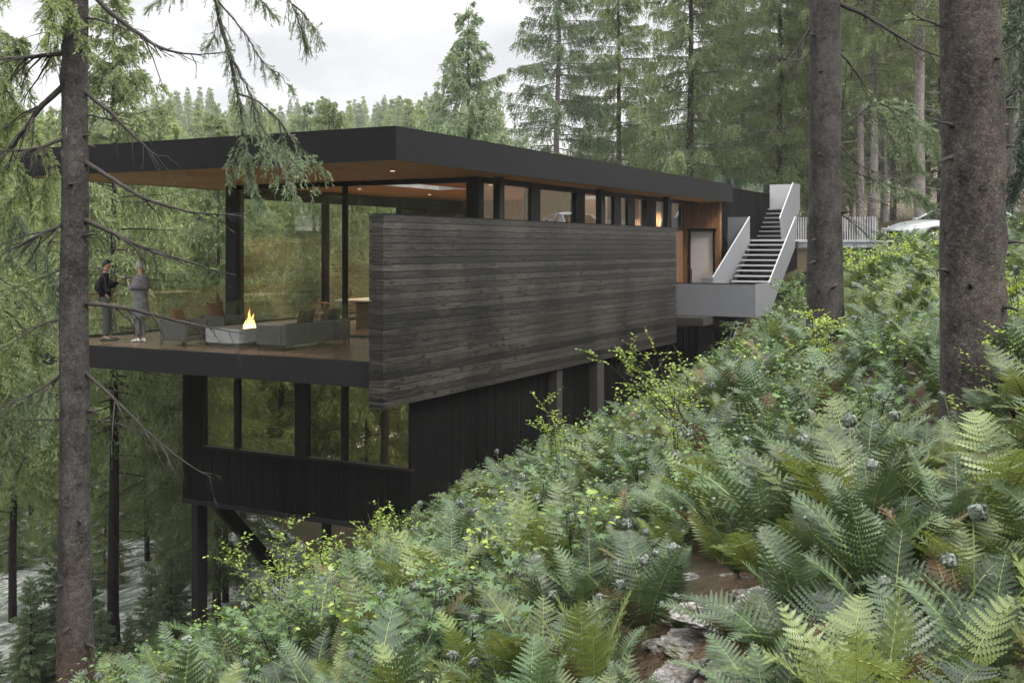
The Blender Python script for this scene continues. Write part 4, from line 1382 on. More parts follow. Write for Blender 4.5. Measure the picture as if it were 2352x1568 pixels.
def make_car(loc, rz):
    c = tag(empty('parked_car', loc, rz), 'silver car parked among the trees above the fern slope', 'car')
    # local frame: nose at +x, length 4.75, width 1.84
    n = 44
    low = MB()
    rings = []
    L0, L1 = -2.37, 2.37
    for i in range(n + 1):
        x = L0 + (L1 - L0) * i / n
        q = (x - L0) / (L1 - L0)
        endf = min(1, (1 - abs(2 * q - 1) ** 9))
        hw = .92 * (.80 + .20 * min(1, (1 - abs(2 * q - 1) ** 4) * 1.2))
        top = .98 if x < 1.0 else .98 - .20 * ((x - 1.0) / 1.37) ** 2.2
        if x < -1.7: top = .98 - .10 * ((-1.7 - x) / .67) ** 2
        top *= .86 + .14 * endf
        bot = .24 + .10 * (1 - endf)
        for wx in (-1.38, 1.42):
            d2 = .37 ** 2 - (x - wx) ** 2
            if d2 > 0: bot = max(bot, .33 + math.sqrt(d2))
        sh = top - .17
        r_ = []
        for (yy_, zz_) in ((-.93, bot), (-1.0, bot + (sh - bot) * .45), (-.985, sh), (-.90, top - .04), (-.55, top + .015), (0, top + .03), (.55, top + .015), (.90, top - .04), (.985, sh), (1.0, bot + (sh - bot) * .45), (.93, bot), (.5, bot), (-.5, bot)):
            r_.append((x, yy_ * hw, zz_))
        rings.append(r_)
    low.loft(rings)
    low.build('body', M['car_paint'], c, smooth=True)
    # cabin: glass house under a painted roof
    def section(x, z, w): return [(x, -w, z), (x, w, z)]
    prof = [(1.02, .985, .76), (.30, 1.40, .62), (-.25, 1.50, .60), (-1.0, 1.47, .585), (-1.75, 1.25, .60), (-2.15, .99, .70)]
    g = MB()
    for sgn in (-1, 1):
        base = [(p_[0], sgn * .80, .965) for p_ in prof]
        topp = [(p_[0] * (.985), sgn * p_[2], p_[1] - .045) for p_ in prof]
        k = len(prof)
        g.add(base + topp, [(i, i + 1, k + i + 1, k + i) for i in range(k - 1)])
    g.add([(1.02, -.76, .985), (1.02, .76, .985), (.30, .62, 1.385), (.30, -.62, 1.385)], [(0, 1, 2, 3)])
    g.add([(-2.15, -.70, .99), (-2.15, .70, .99), (-1.75, .60, 1.235), (-1.75, -.60, 1.235)], [(0, 1, 2, 3)])
    g.build('window', M['car_glass'], c)
    rf = MB()
    rr = []
    for i in range(21):
        q = i / 20
        xs_ = [p_[0] for p_ in prof]
        x = prof[0][0] + (prof[-1][0] - prof[0][0]) * q
        z_ = float(np.interp(-x, [-a for a in xs_], [p_[1] for p_ in prof])); w_ = float(np.interp(-x, [-a for a in xs_], [p_[2] for p_ in prof]))
        if .98 > x > .32 or x < -1.77:
            continue
        rr.append([(x, -w_ - .03, z_ - .07), (x, -w_ - .01, z_ - .015), (x, -w_ * .6, z_ + .02), (x, 0, z_ + .03), (x, w_ * .6, z_ + .02), (x, w_ + .01, z_ - .015), (x, w_ + .03, z_ - .07), (x, w_ * .6, z_ - .03), (x, 0, z_ - .02), (x, -w_ * .6, z_ - .03)])
    rf.loft(rr[1:] if len(rr) > 3 else rr)
    for sgn in (-1, 1):
        rf.tube([(1.04, sgn * .79, .97), (.30, sgn * .64, 1.385)], [.04, .035], 6)
        rf.tube([(-1.70, sgn * .62, 1.25), (-2.15, sgn * .73, .98)], [.05, .05], 6)
        rf.tube([(-.35, sgn * .625, 1.45), (-.42, sgn * .80, .97)], [.03, .035], 6)
    rf.build('roof', M['car_paint'], c, smooth=True)
    for wx in (-1.38, 1.42):
        for sgn in (-1, 1):
            m = MB()
            m.loft([[(wx + r_ * math.cos(a / 28 * 6.2832), sgn * yy_, .33 + r_ * math.sin(a / 28 * 6.2832)) for a in range(28)] for r_, yy_ in ((.22, .66), (.31, .67), (.335, .72), (.335, .84), (.31, .88), (.22, .885))])
            w = m.build('wheel', M['tyre'], c, smooth=True)
            m = MB()
            for k in range(10):
                a = k / 10 * 6.2832
                m.tube([(wx + .03 * math.cos(a), sgn * .885, .33 + .03 * math.sin(a)), (wx + .20 * math.cos(a), sgn * .89, .33 + .20 * math.sin(a))], [.022, .016], 6)
            m.loft([[(wx + r_ * math.cos(a / 28 * 6.2832), sgn * yy_, .33 + r_ * math.sin(a / 28 * 6.2832)) for a in range(28)] for r_, yy_ in ((.225, .86), (.225, .896), (.20, .896), (.20, .86))])
            m.build('rim', M['rim'], w, smooth=True)
    for sgn in (-1, 1):
        m = MB()
        m.loft([[(2.22, sgn * .50, .62), (2.24, sgn * .50, .74), (1.95, sgn * .885, .80), (1.97, sgn * .90, .68)], [(2.31, sgn * .48, .63), (2.31, sgn * .48, .74), (2.02, sgn * .915, .80), (2.05, sgn * .925, .68)]])
        m.build('headlight', M['lamp'], c)
        m = MB(); m.box(.72, .95, min(sgn * .80, sgn * 1.02), max(sgn * .80, sgn * 1.02), .98, 1.11); m.build('wing_mirror', M['car_paint'], c, bevel=.03)
        m = MB(); m.box(-.25, -.05, min(sgn * .905, sgn * .945), max(sgn * .905, sgn * .945), .80, .83); m.build('door_handle', M['car_paint'], c, bevel=.008)
    m = MB(); m.box(2.26, 2.385, -.46, .46, .42, .62); m.build('grille', M['frame'], c, bevel=.02)
    return c


rv = Vector((FY, -FX, 0))
cc = Vector(ground_xy(1176 + FPX * 15.55 / 38.5, 38.5) + (0,))
fwd = -rv + Vector((FX, FY, 0)) * -.28
make_car((cc.x, cc.y, 2.02), math.atan2(fwd.y, fwd.x))
# ------------------------------------------------------------------ spruces
def spruce_mesh(seed, Hh, crown0, Rad, whorl=.42, per=5, dens=15, K=9, droop=.5, hang=.55, nl=.13, nw=.03, r0=.2, mats=('bark_f', 'needle_g'), dead=14, top_up=.7, thin=0.0, profile=.85, tl_mul=1.0):
    """returns (trunk mesh, crown mesh) of a Norway spruce with hanging branchlets"""
    rg = np.random.default_rng(seed)
    rnd = random.Random(seed)
    tb = MB()
    n = 9
    zs = [0, .15, .5, 1.2] + list(np.linspace(2.2, Hh, n))
    lean = rnd.uniform(-.012, .012), rnd.uniform(-.012, .012)
    def rad(z): return max(.012, r0 * (1 - z / Hh) ** .85 * (1 + .45 * math.exp(-z / .35)))
    def cx(z): return (lean[0] * z + .03 * math.sin(z * .7 + seed), lean[1] * z + .03 * math.cos(z * .6 + seed), z)
    tb.tube([cx(z) for z in zs], [rad(z) for z in zs], 8)
    # dead limbs below the crown
    for i in range(dead):
        z = rnd.uniform(.12 * crown0 + .6, crown0 * 1.15 + .5)
        a = rnd.uniform(0, 6.283); ln = rnd.uniform(.5, 2.2)
        dx, dy = math.cos(a), math.sin(a)
        b = Vector(cx(z)); pts = [b]
        for q in (.35, .7, 1): pts.append(b + Vector((dx * ln * q, dy * ln * q, -ln * q * q * rnd.uniform(.15, .5) + rnd.uniform(-.05, .05))))
        tb.tube(pts, [.022, .016, .010, .004], 4)
        for k in range(4):
            q = rnd.uniform(.3, .95)
            p0 = b + Vector((dx * ln * q, dy * ln * q, -ln * q * q * .3))
            a2 = a + rnd.choice((-1, 1)) * rnd.uniform(.4, 1)
            l2 = ln * rnd.uniform(.15, .4)
            tb.tube([p0, p0 + Vector((math.cos(a2) * l2, math.sin(a2) * l2, -l2 * rnd.uniform(.1, .6)))], [.008, .003], 3)
    cr = MB()   # living limbs
    P, D, TL, DN = [], [], [], []
    z = crown0
    while z < Hh * .985:
        q = (z - crown0) / (Hh - crown0)
        Lr = Rad * (1 - q) ** profile * (.62 + .38 * min(1, q * 6 + .15)) + .12
        cnt = per if rnd.random() > thin else max(2, per - 2)
        a0 = rnd.uniform(0, 6.283)
        for b in range(cnt):
            if rnd.random() < thin: continue
            a = a0 + b / cnt * 6.283 + rnd.uniform(-.35, .35)
            L = Lr * rnd.uniform(.62, 1.12)
            zb = z + rnd.uniform(-.5, .5) * whorl * 1.6
            up = -.12 + top_up * q + rnd.uniform(-.1, .1)
            dr = droop * (1.05 - .7 * q) * rnd.uniform(.7, 1.25)
            ca, sa = math.cos(a), math.sin(a)
            side = np.array([-sa, ca, 0])
            ss = np.linspace(0, 1, 6)
            bend = rnd.uniform(-.12, .12)
            hz_ = L * (up * ss - dr * ss ** 2 + .66 * dr * ss ** 3.2)
            base = np.array(cx(zb))
            pts = base + np.outer(L * ss, [ca, sa, 0]) + np.outer(hz_, [0, 0, 1]) + np.outer(bend * L * ss ** 2, side)
            cr.tube([tuple(p_) for p_ in pts], [max(.005, .008 + .0085 * L) * (1 - .85 * s_) for s_ in ss], 4, cap=False)
            nt = max(6, int(L * dens * 1.9 * rnd.uniform(.8, 1.15)))
            s = .10 + .90 * rg.random(nt) ** .75
            pp = base + np.outer(L * s, [ca, sa, 0]) + np.outer(L * (up * s - dr * s ** 2 + .66 * dr * s ** 3.2), [0, 0, 1]) + np.outer(bend * L * s ** 2, side)
            sd = rg.choice([-1, 1], nt)
            w = rg.uniform(.25, .75, nt)
            d = np.outer(sd * w, side) + np.outer(rg.uniform(.25, .6, nt), [ca, sa, 0]) + np.outer(-hang * rg.uniform(.3, 1.3, nt) * (1.05 - .55 * q), [0, 0, 1])
            d /= np.linalg.norm(d, axis=1)[:, None]
            tl = rg.uniform(.24, .82, nt) * (1.12 - .62 * s) * min(1.25, .35 + L / 2.6) * tl_mul
            P.append(pp); D.append(d); TL.append(tl); DN.append(np.full(nt, hang * (1 - .6 * q)))
        z += whorl * rnd.uniform(.75, 1.25) * (1.1 - .45 * q)
    # leader
    P.append(np.repeat(np.array([cx(Hh * .97)]), 8, 0)); dd = rg.normal(size=(8, 3)) * .3 + np.array([0, 0, 1]); dd /= np.linalg.norm(dd, axis=1)[:, None]
    D.append(dd); TL.append(np.full(8, .35)); DN.append(np.zeros(8))
    P = np.concatenate(P); D = np.concatenate(D); TL = np.concatenate(TL); DN = np.concatenate(DN)
    V, T, tint = needles(P, D, TL, DN, K, nl, nw, rg)
    trunk = tb.mesh('spruce_trunk', M[mats[0]], True)
    lv = np.array(cr.v, dtype=np.float32)
    lf = np.array([(f[0], f[1], f[2]) for f in cr.f] + [(f[0], f[2], f[3]) for f in cr.f], dtype=np.int32)
    verts = np.concatenate([lv, V]); tris = np.concatenate([lf, T + len(lv)])
    midx = np.concatenate([np.zeros(len(lf), np.int32), np.ones(len(T), np.int32)])
    tt = np.concatenate([np.zeros(len(lv)), tint])
    crown = array_mesh('spruce_crown', verts, tris, [M['limb'] if mats[0] != 'bark_d' else M['bark_f'], M[mats[1]]], midx, tt)
    return trunk, crown


def needles(P, D, TL, DN, K, nl, nw, rg):
    """K slim needle sprays along each hanging branchlet"""
    n = len(P)
    f = (np.arange(K)[None, :] + rg.random((n, K))) / K
    pos = P[:, None, :] + D[:, None, :] * (f * TL[:, None])[..., None]
    pos[..., 2] -= (f ** 2) * (TL * DN)[:, None] * .7
    dirs = D[:, None, :] * .8 + rg.normal(size=(n, K, 3)) * .42
    dirs[..., 2] -= .35 * DN[:, None] * f
    dirs /= np.linalg.norm(dirs, axis=2)[..., None]
    r = rg.normal(size=(n, K, 3))
    wv = np.cross(dirs, r); wv /= np.linalg.norm(wv, axis=2)[..., None] + 1e-9
    ln = nl * rg.uniform(.7, 1.3, (n, K))[..., None]
    wd = nw * rg.uniform(.7, 1.2, (n, K))[..., None]
    a = pos - wv * wd * .35
    b = pos + wv * wd * .35
    c = pos + dirs * ln * .55 + wv * wd * .5
    d = pos + dirs * ln
    e = pos + dirs * ln * .55 - wv * wd * .5
    V = np.stack([a, b, c, d, e], axis=2).reshape(-1, 3)
    m = n * K
    i = np.arange(m)[:, None] * 5
    T = np.concatenate([i + np.array([[0, 1, 2]]), i + np.array([[0, 2, 4]]), i + np.array([[4, 2, 3]])])
    tw = np.repeat(rg.random(n) * .7 + .15, K) * .6 + rg.random(m) * .25 + .35 * f.ravel() * rg.random(m)
    return V, T.astype(np.int32), np.repeat(np.clip(tw, 0, 1), 5)


SP = {}


def variant(key, **kw):
    SP[key] = spruce_mesh(**kw)


variant('young', seed=1, Hh=15.5, crown0=1.0, Rad=5.2, whorl=.50, per=6, dens=16, K=9, droop=.40, hang=1.05, profile=.95, thin=.05, mats=('bark_f', 'needle_g'), r0=.17, dead=0, top_up=.75, nl=.13, nw=.040)
variant('tall', seed=2, Hh=27, crown0=5.0, Rad=4.6, whorl=.55, per=5, dens=15, K=9, droop=.36, hang=1.0, mats=('bark_p', 'needle_g'), r0=.26, dead=22, thin=.10, top_up=.6, profile=.7, nl=.15, nw=.040)
variant('olive', seed=3, Hh=25, crown0=3.0, Rad=4.3, whorl=.52, per=5, dens=15, K=9, droop=.42, hang=1.05, mats=('bark_f', 'needle_o'), r0=.22, dead=20, thin=.08, top_up=.55, profile=.7, nl=.15, nw=.040)
variant('valley', seed=4, Hh=20, crown0=6.8, Rad=3.8, whorl=.48, per=5, dens=16, K=9, droop=.45, hang=1.1, mats=('bark_d', 'needle_o'), r0=.19, dead=18, thin=.05, top_up=.6, profile=.75, nl=.14, nw=.040)
variant('bright', seed=5, Hh=18, crown0=1.6, Rad=3.6, whorl=.46, per=5, dens=16, K=9, droop=.45, hang=1.0, mats=('bark_f', 'needle_y'), r0=.17, dead=8, thin=.06, top_up=.6, profile=.75, nl=.14, nw=.040)
variant('bright_high', seed=15, Hh=19, crown0=7.2, Rad=3.6, whorl=.46, per=5, dens=16, K=9, droop=.45, hang=1.1, mats=('bark_d', 'needle_y'), r0=.15, dead=24, thin=.14, top_up=.6, profile=.75, nl=.14, nw=.040)
variant('small', seed=6, Hh=5.2, crown0=.25, Rad=1.5, whorl=.26, per=6, dens=26, K=8, droop=.25, hang=.35, mats=('bark_d', 'needle_g'), r0=.06, dead=0, top_up=.8, nl=.09, nw=.024, tl_mul=.6)
variant('far', seed=7, Hh=17, crown0=.8, Rad=3.3, whorl=.62, per=6, dens=9, K=6, droop=.25, hang=.6, mats=('bark_f', 'needle_g'), r0=.16, dead=0, top_up=.8, nl=.24, nw=.065)
variant('far_bright', seed=8, Hh=15, crown0=.6, Rad=3.2, whorl=.62, per=6, dens=9, K=6, droop=.25, hang=.6, mats=('bark_f', 'needle_y'), r0=.16, dead=0, top_up=.8, nl=.24, nw=.065)
variant('bare', seed=9, Hh=26, crown0=9.5, Rad=3.8, whorl=.55, per=5, dens=14, K=8, droop=.40, hang=1.0, mats=('bark_p', 'needle_o'), r0=.24, dead=60, thin=.1, top_up=.55, profile=.7, nl=.16, nw=.040)


def put_tree(key, x, y, label, group=None, s=1.0, rz=None, z=None, name='spruce_tree', sz=None):
    t, c = SP[key]
    zz_ = Hz(x, y) - .1 if z is None else z
    o = empty(name, (x, y, zz_), random.uniform(0, 6.283) if rz is None else rz)
    o.scale = (s, s, sz if sz else s)
    tag(o, label, 'tree', group)
    link('trunk', t, o)
    link('crown', c, o)
    return o


random.seed(5)
# --- trees one can tell apart behind the house, left to right
def bt(key, u, d, label, s=1.0, group=None, top_v=None, rz=None):
    x, y = ground_xy(u, d)
    zb = Hz(x, y) - .1
    if top_v is not None:
        zt = EYE - (top_v - 569) / FPX * d
        h = {'young': 15.5, 'tall': 27, 'olive': 25, 'valley': 20, 'bright': 18, 'bright_high': 19, 'small': 5.2, 'far': 17, 'far_bright': 15, 'bare': 26}[key]
        s = (zt - zb) / h
    return put_tree(key, x, y, label, group, s, rz, zb)


bt('young', 1072, 50, 'pointed green spruce standing alone against the sky behind the roof', top_v=14)
bt('tall', 1272, 56, 'tall grey trunked spruce with sparse drooping limbs beside the pointed spruce', s=.93)
bt('olive', 1425, 60, 'dark olive spruce behind the middle of the roof', s=.95)
bt('olive', 1583, 52, 'tall olive spruce with a thin dark trunk above the entry end of the roof', s=.95, rz=2.1)
bt('tall', 1700, 62, 'grey green spruce behind the entry stair', s=.9, rz=3.3)
bt('olive', 1790, 54, 'thin trunked olive spruce just behind the top of the stair', s=.85, rz=1.0)
wood = 'spruces of the dense wood above the fern slope'
wl = 'tall spruce among the crowded trunks of the wood above the fern slope'
for (u, d, k, s) in ((1975, 52, 'bare', .95), (2008, 47, 'bare', .8), (2112, 44, 'bare', 1.0), (1935, 66, 'bare', .9), (2052, 70, 'tall', .9), (1860, 72, 'olive', 1.0), (1660, 76, 'tall', .8),
                     (1905, 88, 'olive', 1.1), (2000, 84, 'tall', 1.0), (2160, 66, 'olive', 1.0), (2235, 56, 'bare', .9), (2330, 50, 'bare', 1.1), (2290, 76, 'olive', 1.1),
                     (2395, 62, 'olive', 1.0), (2440, 50, 'bare', 1.0), (1500, 84, 'olive', .62), (1350, 82, 'olive', .52), (2180, 92, 'bare', 1.1), 
                     (2360, 86, 'tall', 1.0), (1590, 92, 'tall', .6), (1955, 104, 'olive', .9), (2130, 112, 'tall', 1.1), (2250, 108, 'olive', 1.1),  (2030, 60, 'bare', .85),
                     (1885, 58, 'olive', .8), (2300, 64, 'tall', .9), (2500, 70, 'olive', 1.0), (2330, 118, 'olive', 1.0), (1450, 104, 'tall', .5), (1780, 100, 'olive', .7)):
    bt(k, u, d, wl, s, wood)

# --- valley side, seen over and under the terrace
bt('valley', 262, 34, 'dark trunked spruce rising from the valley behind the two people', top_v=-20)
bt('valley', 28, 36, 'slim dark trunked spruce at the far side of the big tan trunk', s=.80, rz=1.2)
bt('valley', 338, 43, 'thin leaning spruce on the river bank below the terrace', s=.62, rz=4.0)
bt('olive', 498, 33, 'bare trunked spruce standing behind the steel leg', s=.62)
bt('valley', 748, 41, 'dark trunk spruce seen through the glass corner of the house', s=.86, rz=2.2)
vg = 'spruces on the valley side behind the terrace'
vl = 'drooping spruce of the valley wood seen beyond the terrace and the glass'
for (u, d, k, tv) in ((-60, 30, 'bright', 120), (70, 47, 'bright', 300), (150, 52, 'bright', 290), (345, 50, 'bright', 300), (470, 54, 'bright', 330),
                      (560, 44, 'valley', 350), (610, 52, 'bright', 340), (700, 56, 'bright', 300), (800, 50, 'valley', 340), (860, 58, 'bright', 330), (935, 56, 'valley', 345),
                      (1000, 60, 'olive', 330), (520, 38, 'bright', 420), (110, 60, 'far_bright', 290), (20, 58, 'bright', 250), (400, 60, 'far_bright', 300),
                      (260, 62, 'bright', 300), (450, 70, 'far_bright', 330), (560, 70, 'bright', 330), (30, 75, 'far', 250), (640, 72, 'far', 320), (760, 74, 'bright', 330), (900, 76, 'far_bright', 330),
                      (180, 74, 'far_bright', 280), (330, 78, 'far_bright', 300), (-140, 44, 'bright', 200),
                      (380, 66, 'bright', 310), (490, 62, 'valley', 330), (90, 68, 'bright', 270), (230, 66, 'valley', 290), (740, 64, 'valley', 310), (-20, 52, 'valley', 230), (1060, 72, 'olive', 330), (1150, 78, 'olive', 300)):
    if d < 52: k = {'bright': 'bright_high', 'olive': 'valley', 'far_bright': 'bright_high'}.get(k, k)
    bt(k, u, d, vl, 1, vg, tv)
for (u, d, s, lab) in ((150, 31, .88, 'small dark spruce beside the foot of the tan trunk'), (378, 33, .44, 'small dark spruce on the bank beside the steel leg'), (296, 29, .26, 'knee high dark spruce sapling before the river'),
                       (230, 28, .36, 'dark sapling just right of the tan trunk'), (55, 30, .34, 'little dark spruce at the water edge by the slim trunk')):
    bt('small', u, d, lab, s)
random.seed(33)
for i in range(15):
    u, d = random.uniform(-80, 440), random.uniform(27, 38)
    x, y = ground_xy(u, d)
    if Hz(x, y) < -10.4: continue
    put_tree('small', x, y, 'dark spruce sapling on the steep bank above the river', 'spruce saplings on the river bank', random.uniform(.22, .62))
for (u, d, s_) in ((240, 40, .34), (410, 43, .40), (120, 44, .42), (320, 47, .46), (20, 42, .38), (470, 40, .30)):  # added to lighten the dim underwood; the brightness is in the needle colour
    x, y = ground_xy(u, d)
    put_tree('bright', x, y, 'young spruce with brightened needle colour in the gap above the river', 'young spruces by the river', s_)
# --- far ridge over the roof
rg_ = 'trees on the far ridge beyond the valley'
rl = 'small pale tree on the far hazy ridge beyond the valley'
random.seed(21)
for i in range(285):
    u = random.uniform(-120, 1150)
    d = random.uniform(130, 330)
    tv = 240 + 16 * math.sin(u * .011) + random.uniform(-16, 26) - (d - 230) * .14
    x, y = ground_xy(u, d)
    zb = Hz(x, y)
    zt = EYE - (tv - 569) / FPX * d
    hgt = random.uniform(15, 21)
    key = 'far_bright' if random.random() < .55 else 'far'
    s = hgt / (15 if key == 'far_bright' else 17)
    put_tree(key, x, y, rl, rg_, s, None, zt - hgt, name='ridge_tree')
for (u, d, tv) in ((712, 90, 232), (735, 88, 226), (690, 92, 262), (770, 90, 262), (880, 88, 278)):
    bt('far', u, d, 'dark pointed spruce top showing just above the long roof', 1, 'spruce tops above the roof', tv)
# --- trees that the windows mirror
for (x, y, k, s) in ((3, 22, 'valley', 1.0), (-3, 27, 'bright', 1.1), (6, 28, 'olive', .8), (-8, 34, 'valley', 1.1), (1, 35, 'bright', 1.2), (-14, 40, 'olive', 1), (8, 37, 'valley', 1), (-2, 44, 'bright', 1.3), (-16, 30, 'valley', 1.1), (-20, 48, 'bright', 1.3), (-6, 24, 'bright', .8), (9, 33, 'bright', .9), (-11, 36, 'bright', 1.1), (-5, 38, 'bright', 1.2), (4, 32, 'bright', .9), (-1, 30, 'far_bright', 1.1), (12, 42, 'bright', 1.1), (-10, 29, 'olive', .8)):
    put_tree(k, x, y, 'spruce of the near bank mirrored in the window glass', 'spruces mirrored in the windows', s)

# ------------------------------------------------------------------ the three near trunks
def near_trunk(name, base, pts, radii, mat, label, knots, seed):
    """pts are world points up the trunk; a dense tube with bark relief and branch scars"""
    rg = np.random.default_rng(seed)
    o = tag(empty(name, base), label, 'tree')
    base = Vector(base)
    zs = np.array([p[2] for p in pts]); xs_ = np.array([p[0] for p in pts]); ys_ = np.array([p[1] for p in pts])
    zz_ = np.arange(zs[0], zs[-1], .05)
    n = 56
    px_, py_, pr = np.interp(zz_, zs, xs_), np.interp(zz_, zs, ys_), np.interp(zz_, zs, radii)
    th = np.linspace(0, 2 * math.pi, n, endpoint=False)
    rr = np.repeat(pr[:, None], n, 1)
    for k in range(12):
        a, b, f = rg.uniform(0, 6.28), rg.uniform(.3, 2.4), rg.integers(1, 6)
        rr *= 1 + .014 * np.sin(f * th[None, :] + a + b * zz_[:, None] * 1.3)
    rr *= 1 + rg.normal(0, .006, rr.shape)
    for k in range(knots):
        zk, ak = rg.uniform(zs[0], zs[-1]), rg.uniform(0, 6.283)
        dth = np.angle(np.exp(1j * (th - ak)))
        sz = rg.uniform(.05, .16)
        m_ = np.exp(-((zz_[:, None] - zk) / sz) ** 2 - (dth[None, :] * pr[:, None] / (sz * .8)) ** 2)
        rr += m_ * rg.uniform(-.018, .042)
    X = px_[:, None] + rr * np.cos(th); Y = py_[:, None] + rr * np.sin(th); Z = np.repeat(zz_[:, None], n, 1)
    V = np.stack([X, Y, Z], -1).reshape(-1, 3) - np.array(base)
    i, j = np.meshgrid(np.arange(len(zz_) - 1), np.arange(n), indexing='ij')
    a = (i * n + j).ravel(); b = (i * n + (j + 1) % n).ravel()
    T = np.concatenate([np.stack([a, b, b + n], 1), np.stack([a, b + n, a + n], 1)])
    link('trunk', array_mesh('near_trunk', V, T, [mat], smooth=True), o)
    return o


def trunk_pts(rows):
    """rows of (u, v, width in picture px, d): centre points and radii"""
    P, r_ = [], []
    for u, v, w, d in rows:
        P.append(tuple(at_d(u, v, d))); r_.append(w / 2 / FPX * d)
    o = np.argsort([p[2] for p in P])
    return [P[i] for i in o], [r_[i] for i in o]


def dead_branch(parent, base, rows, d, r0, seed, mat='twig', sub=9, depth=.5):
    """a bare limb along picture points (u, v) near distance d, with finer twigs"""
    rnd = random.Random(seed)
    base = Vector(base)
    dd = rnd.uniform(-depth, depth)
    n = len(rows)
    pts = [at_d(u, v, d + dd * i / max(1, n - 1)) - base for i, (u, v) in enumerate(rows)]
    # refine
    fine = []
    for i in range(n - 1):
        for q in np.linspace(0, 1, 5)[:-1]:
            p0, p1, p2, p3 = pts[max(0, i - 1)], pts[i], pts[i + 1], pts[min(n - 1, i + 2)]
            fine.append(.5 * ((2 * p1) + (p2 - p0) * q + (2 * p0 - 5 * p1 + 4 * p2 - p3) * q * q + (3 * p1 - p0 - 3 * p2 + p3) * q ** 3) + Vector((rnd.uniform(-1, 1), rnd.uniform(-1, 1), rnd.uniform(-1, 1))) * .006)
    fine.append(pts[-1])
    k = len(fine)
    mb = MB()
    mb.tube(fine, [r0 * (1 - .86 * i / (k - 1)) for i in range(k)], 7)
    for j in range(sub):
        i = rnd.randint(max(1, k // 5), k - 2)
        t = (fine[i + 1] - fine[i]).normalized()
        ln = rnd.uniform(.18, .75) * (1.1 - .6 * i / k)
        ax = Vector((rnd.uniform(-1, 1), rnd.uniform(-1, 1), rnd.uniform(-1.3, .35)))
        q = (t * .75 + ax * .6).normalized()
        p1 = fine[i] + q * ln * .5 + Vector((0, 0, rnd.uniform(-.03, .02)))
        p2 = fine[i] + q * ln + Vector((rnd.uniform(-.06, .06), rnd.uniform(-.06, .06), -.14 * ln))
        rr = r0 * (1 - .85 * i / k) * .45 + .0015
        mb.tube([fine[i], p1, p2], [rr, rr * .7, .0018], 5)
        for h in range(2):
            e_ = (p2 - p1).normalized() + Vector((rnd.uniform(-.7, .7), rnd.uniform(-.7, .7), rnd.uniform(-.7, .3)))
            mb.tube([p1.lerp(p2, rnd.uniform(.2, .8)), p1.lerp(p2, .5) + e_.normalized() * ln * rnd.uniform(.25, .5)], [rr * .5, .0012], 4)
    return mb.build('dead_branch', M[mat], parent, smooth=True)


DL = 14.0
rowsL = [(172, 1760, 120, DL), (172, 1680, 98, DL), (173, 1600, 84, DL), (174, 1480, 78, DL), (172, 1250, 70, DL), (171, 1000, 66, DL), (170, 700, 62, DL), (172, 400, 58, DL), (174, 100, 56, DL), (176, -300, 52, DL), (178, -900, 42, DL)]
PL, RL = trunk_pts(rowsL)
treeL = near_trunk('spruce_tree', PL[0], PL, RL, M['bark_l'], 'slender tan and grey trunk with dead limbs in front of the terrace', 46, 2)
for sd, (rows, r0, mt) in enumerate((
        ([(196, -30), (265, 38), (330, 85), (372, 112), (440, 125), (505, 122)], .030, 'twig'), ([(150, 122), (80, 130), (0, 137), (-90, 150)], .032, 'twig'), ([(150, 195), (100, 240), (62, 290), (28, 335), (0, 350), (-60, 372)], .036, 'twig'),
        ([(165, 308), (100, 336), (50, 344), (-20, 348)], .026, 'twig'), ([(188, 203), (215, 228), (260, 265), (318, 322), (355, 355), (388, 360)], .024, 'twig'), ([(195, 372), (260, 412), (330, 455), (430, 485), (500, 492), (560, 497)], .028, 'twig'),
        ([(195, 505), (280, 545), (350, 578), (440, 602), (505, 628)], .028, 'twig'), ([(148, 512), (80, 545), (0, 585)], .026, 'twig'), ([(195, 697), (290, 707), (400, 735), (480, 752), (560, 765)], .026, 'twig'),
        ([(150, 730), (90, 748), (40, 780), (0, 800)], .015, 'twig'), ([(190, 848), (250, 905), (305, 958), (355, 1005), (420, 1058), (492, 1100)], .021, 'twig'), ([(150, 856), (80, 900), (0, 935)], .018, 'twig'),
        ([(195, 962), (260, 970), (320, 992), (370, 1020)], .011, 'twig'), ([(155, 960), (80, 965), (0, 962)], .010, 'twig'), ([(195, 263), (240, 272), (300, 286), (350, 287)], .012, 'twig'), ([(198, 40), (250, 52), (300, 72), (330, 95)], .014, 'twig'),
        ([(160, 148), (120, 152), (100, 175), (95, 195)], .009, 'twig_p'), ([(150, 62), (118, 72), (90, 100), (70, 140)], .010, 'twig'), ([(160, 1100), (166, 1120), (168, 1160), (160, 1210)], .008, 'twig_p'), ([(195, 612), (240, 620), (310, 640), (330, 650)], .008, 'twig'),
        ([(150, 615), (90, 640), (20, 665)], .012, 'twig'), ([(195, 212), (165, 265), (152, 310), (165, 350)], .007, 'twig_p'))):
    dead_branch(treeL, PL[0], rows, DL - .05, r0 * 1.2, 40 + sd, mt, 14 if r0 > .015 else 5)


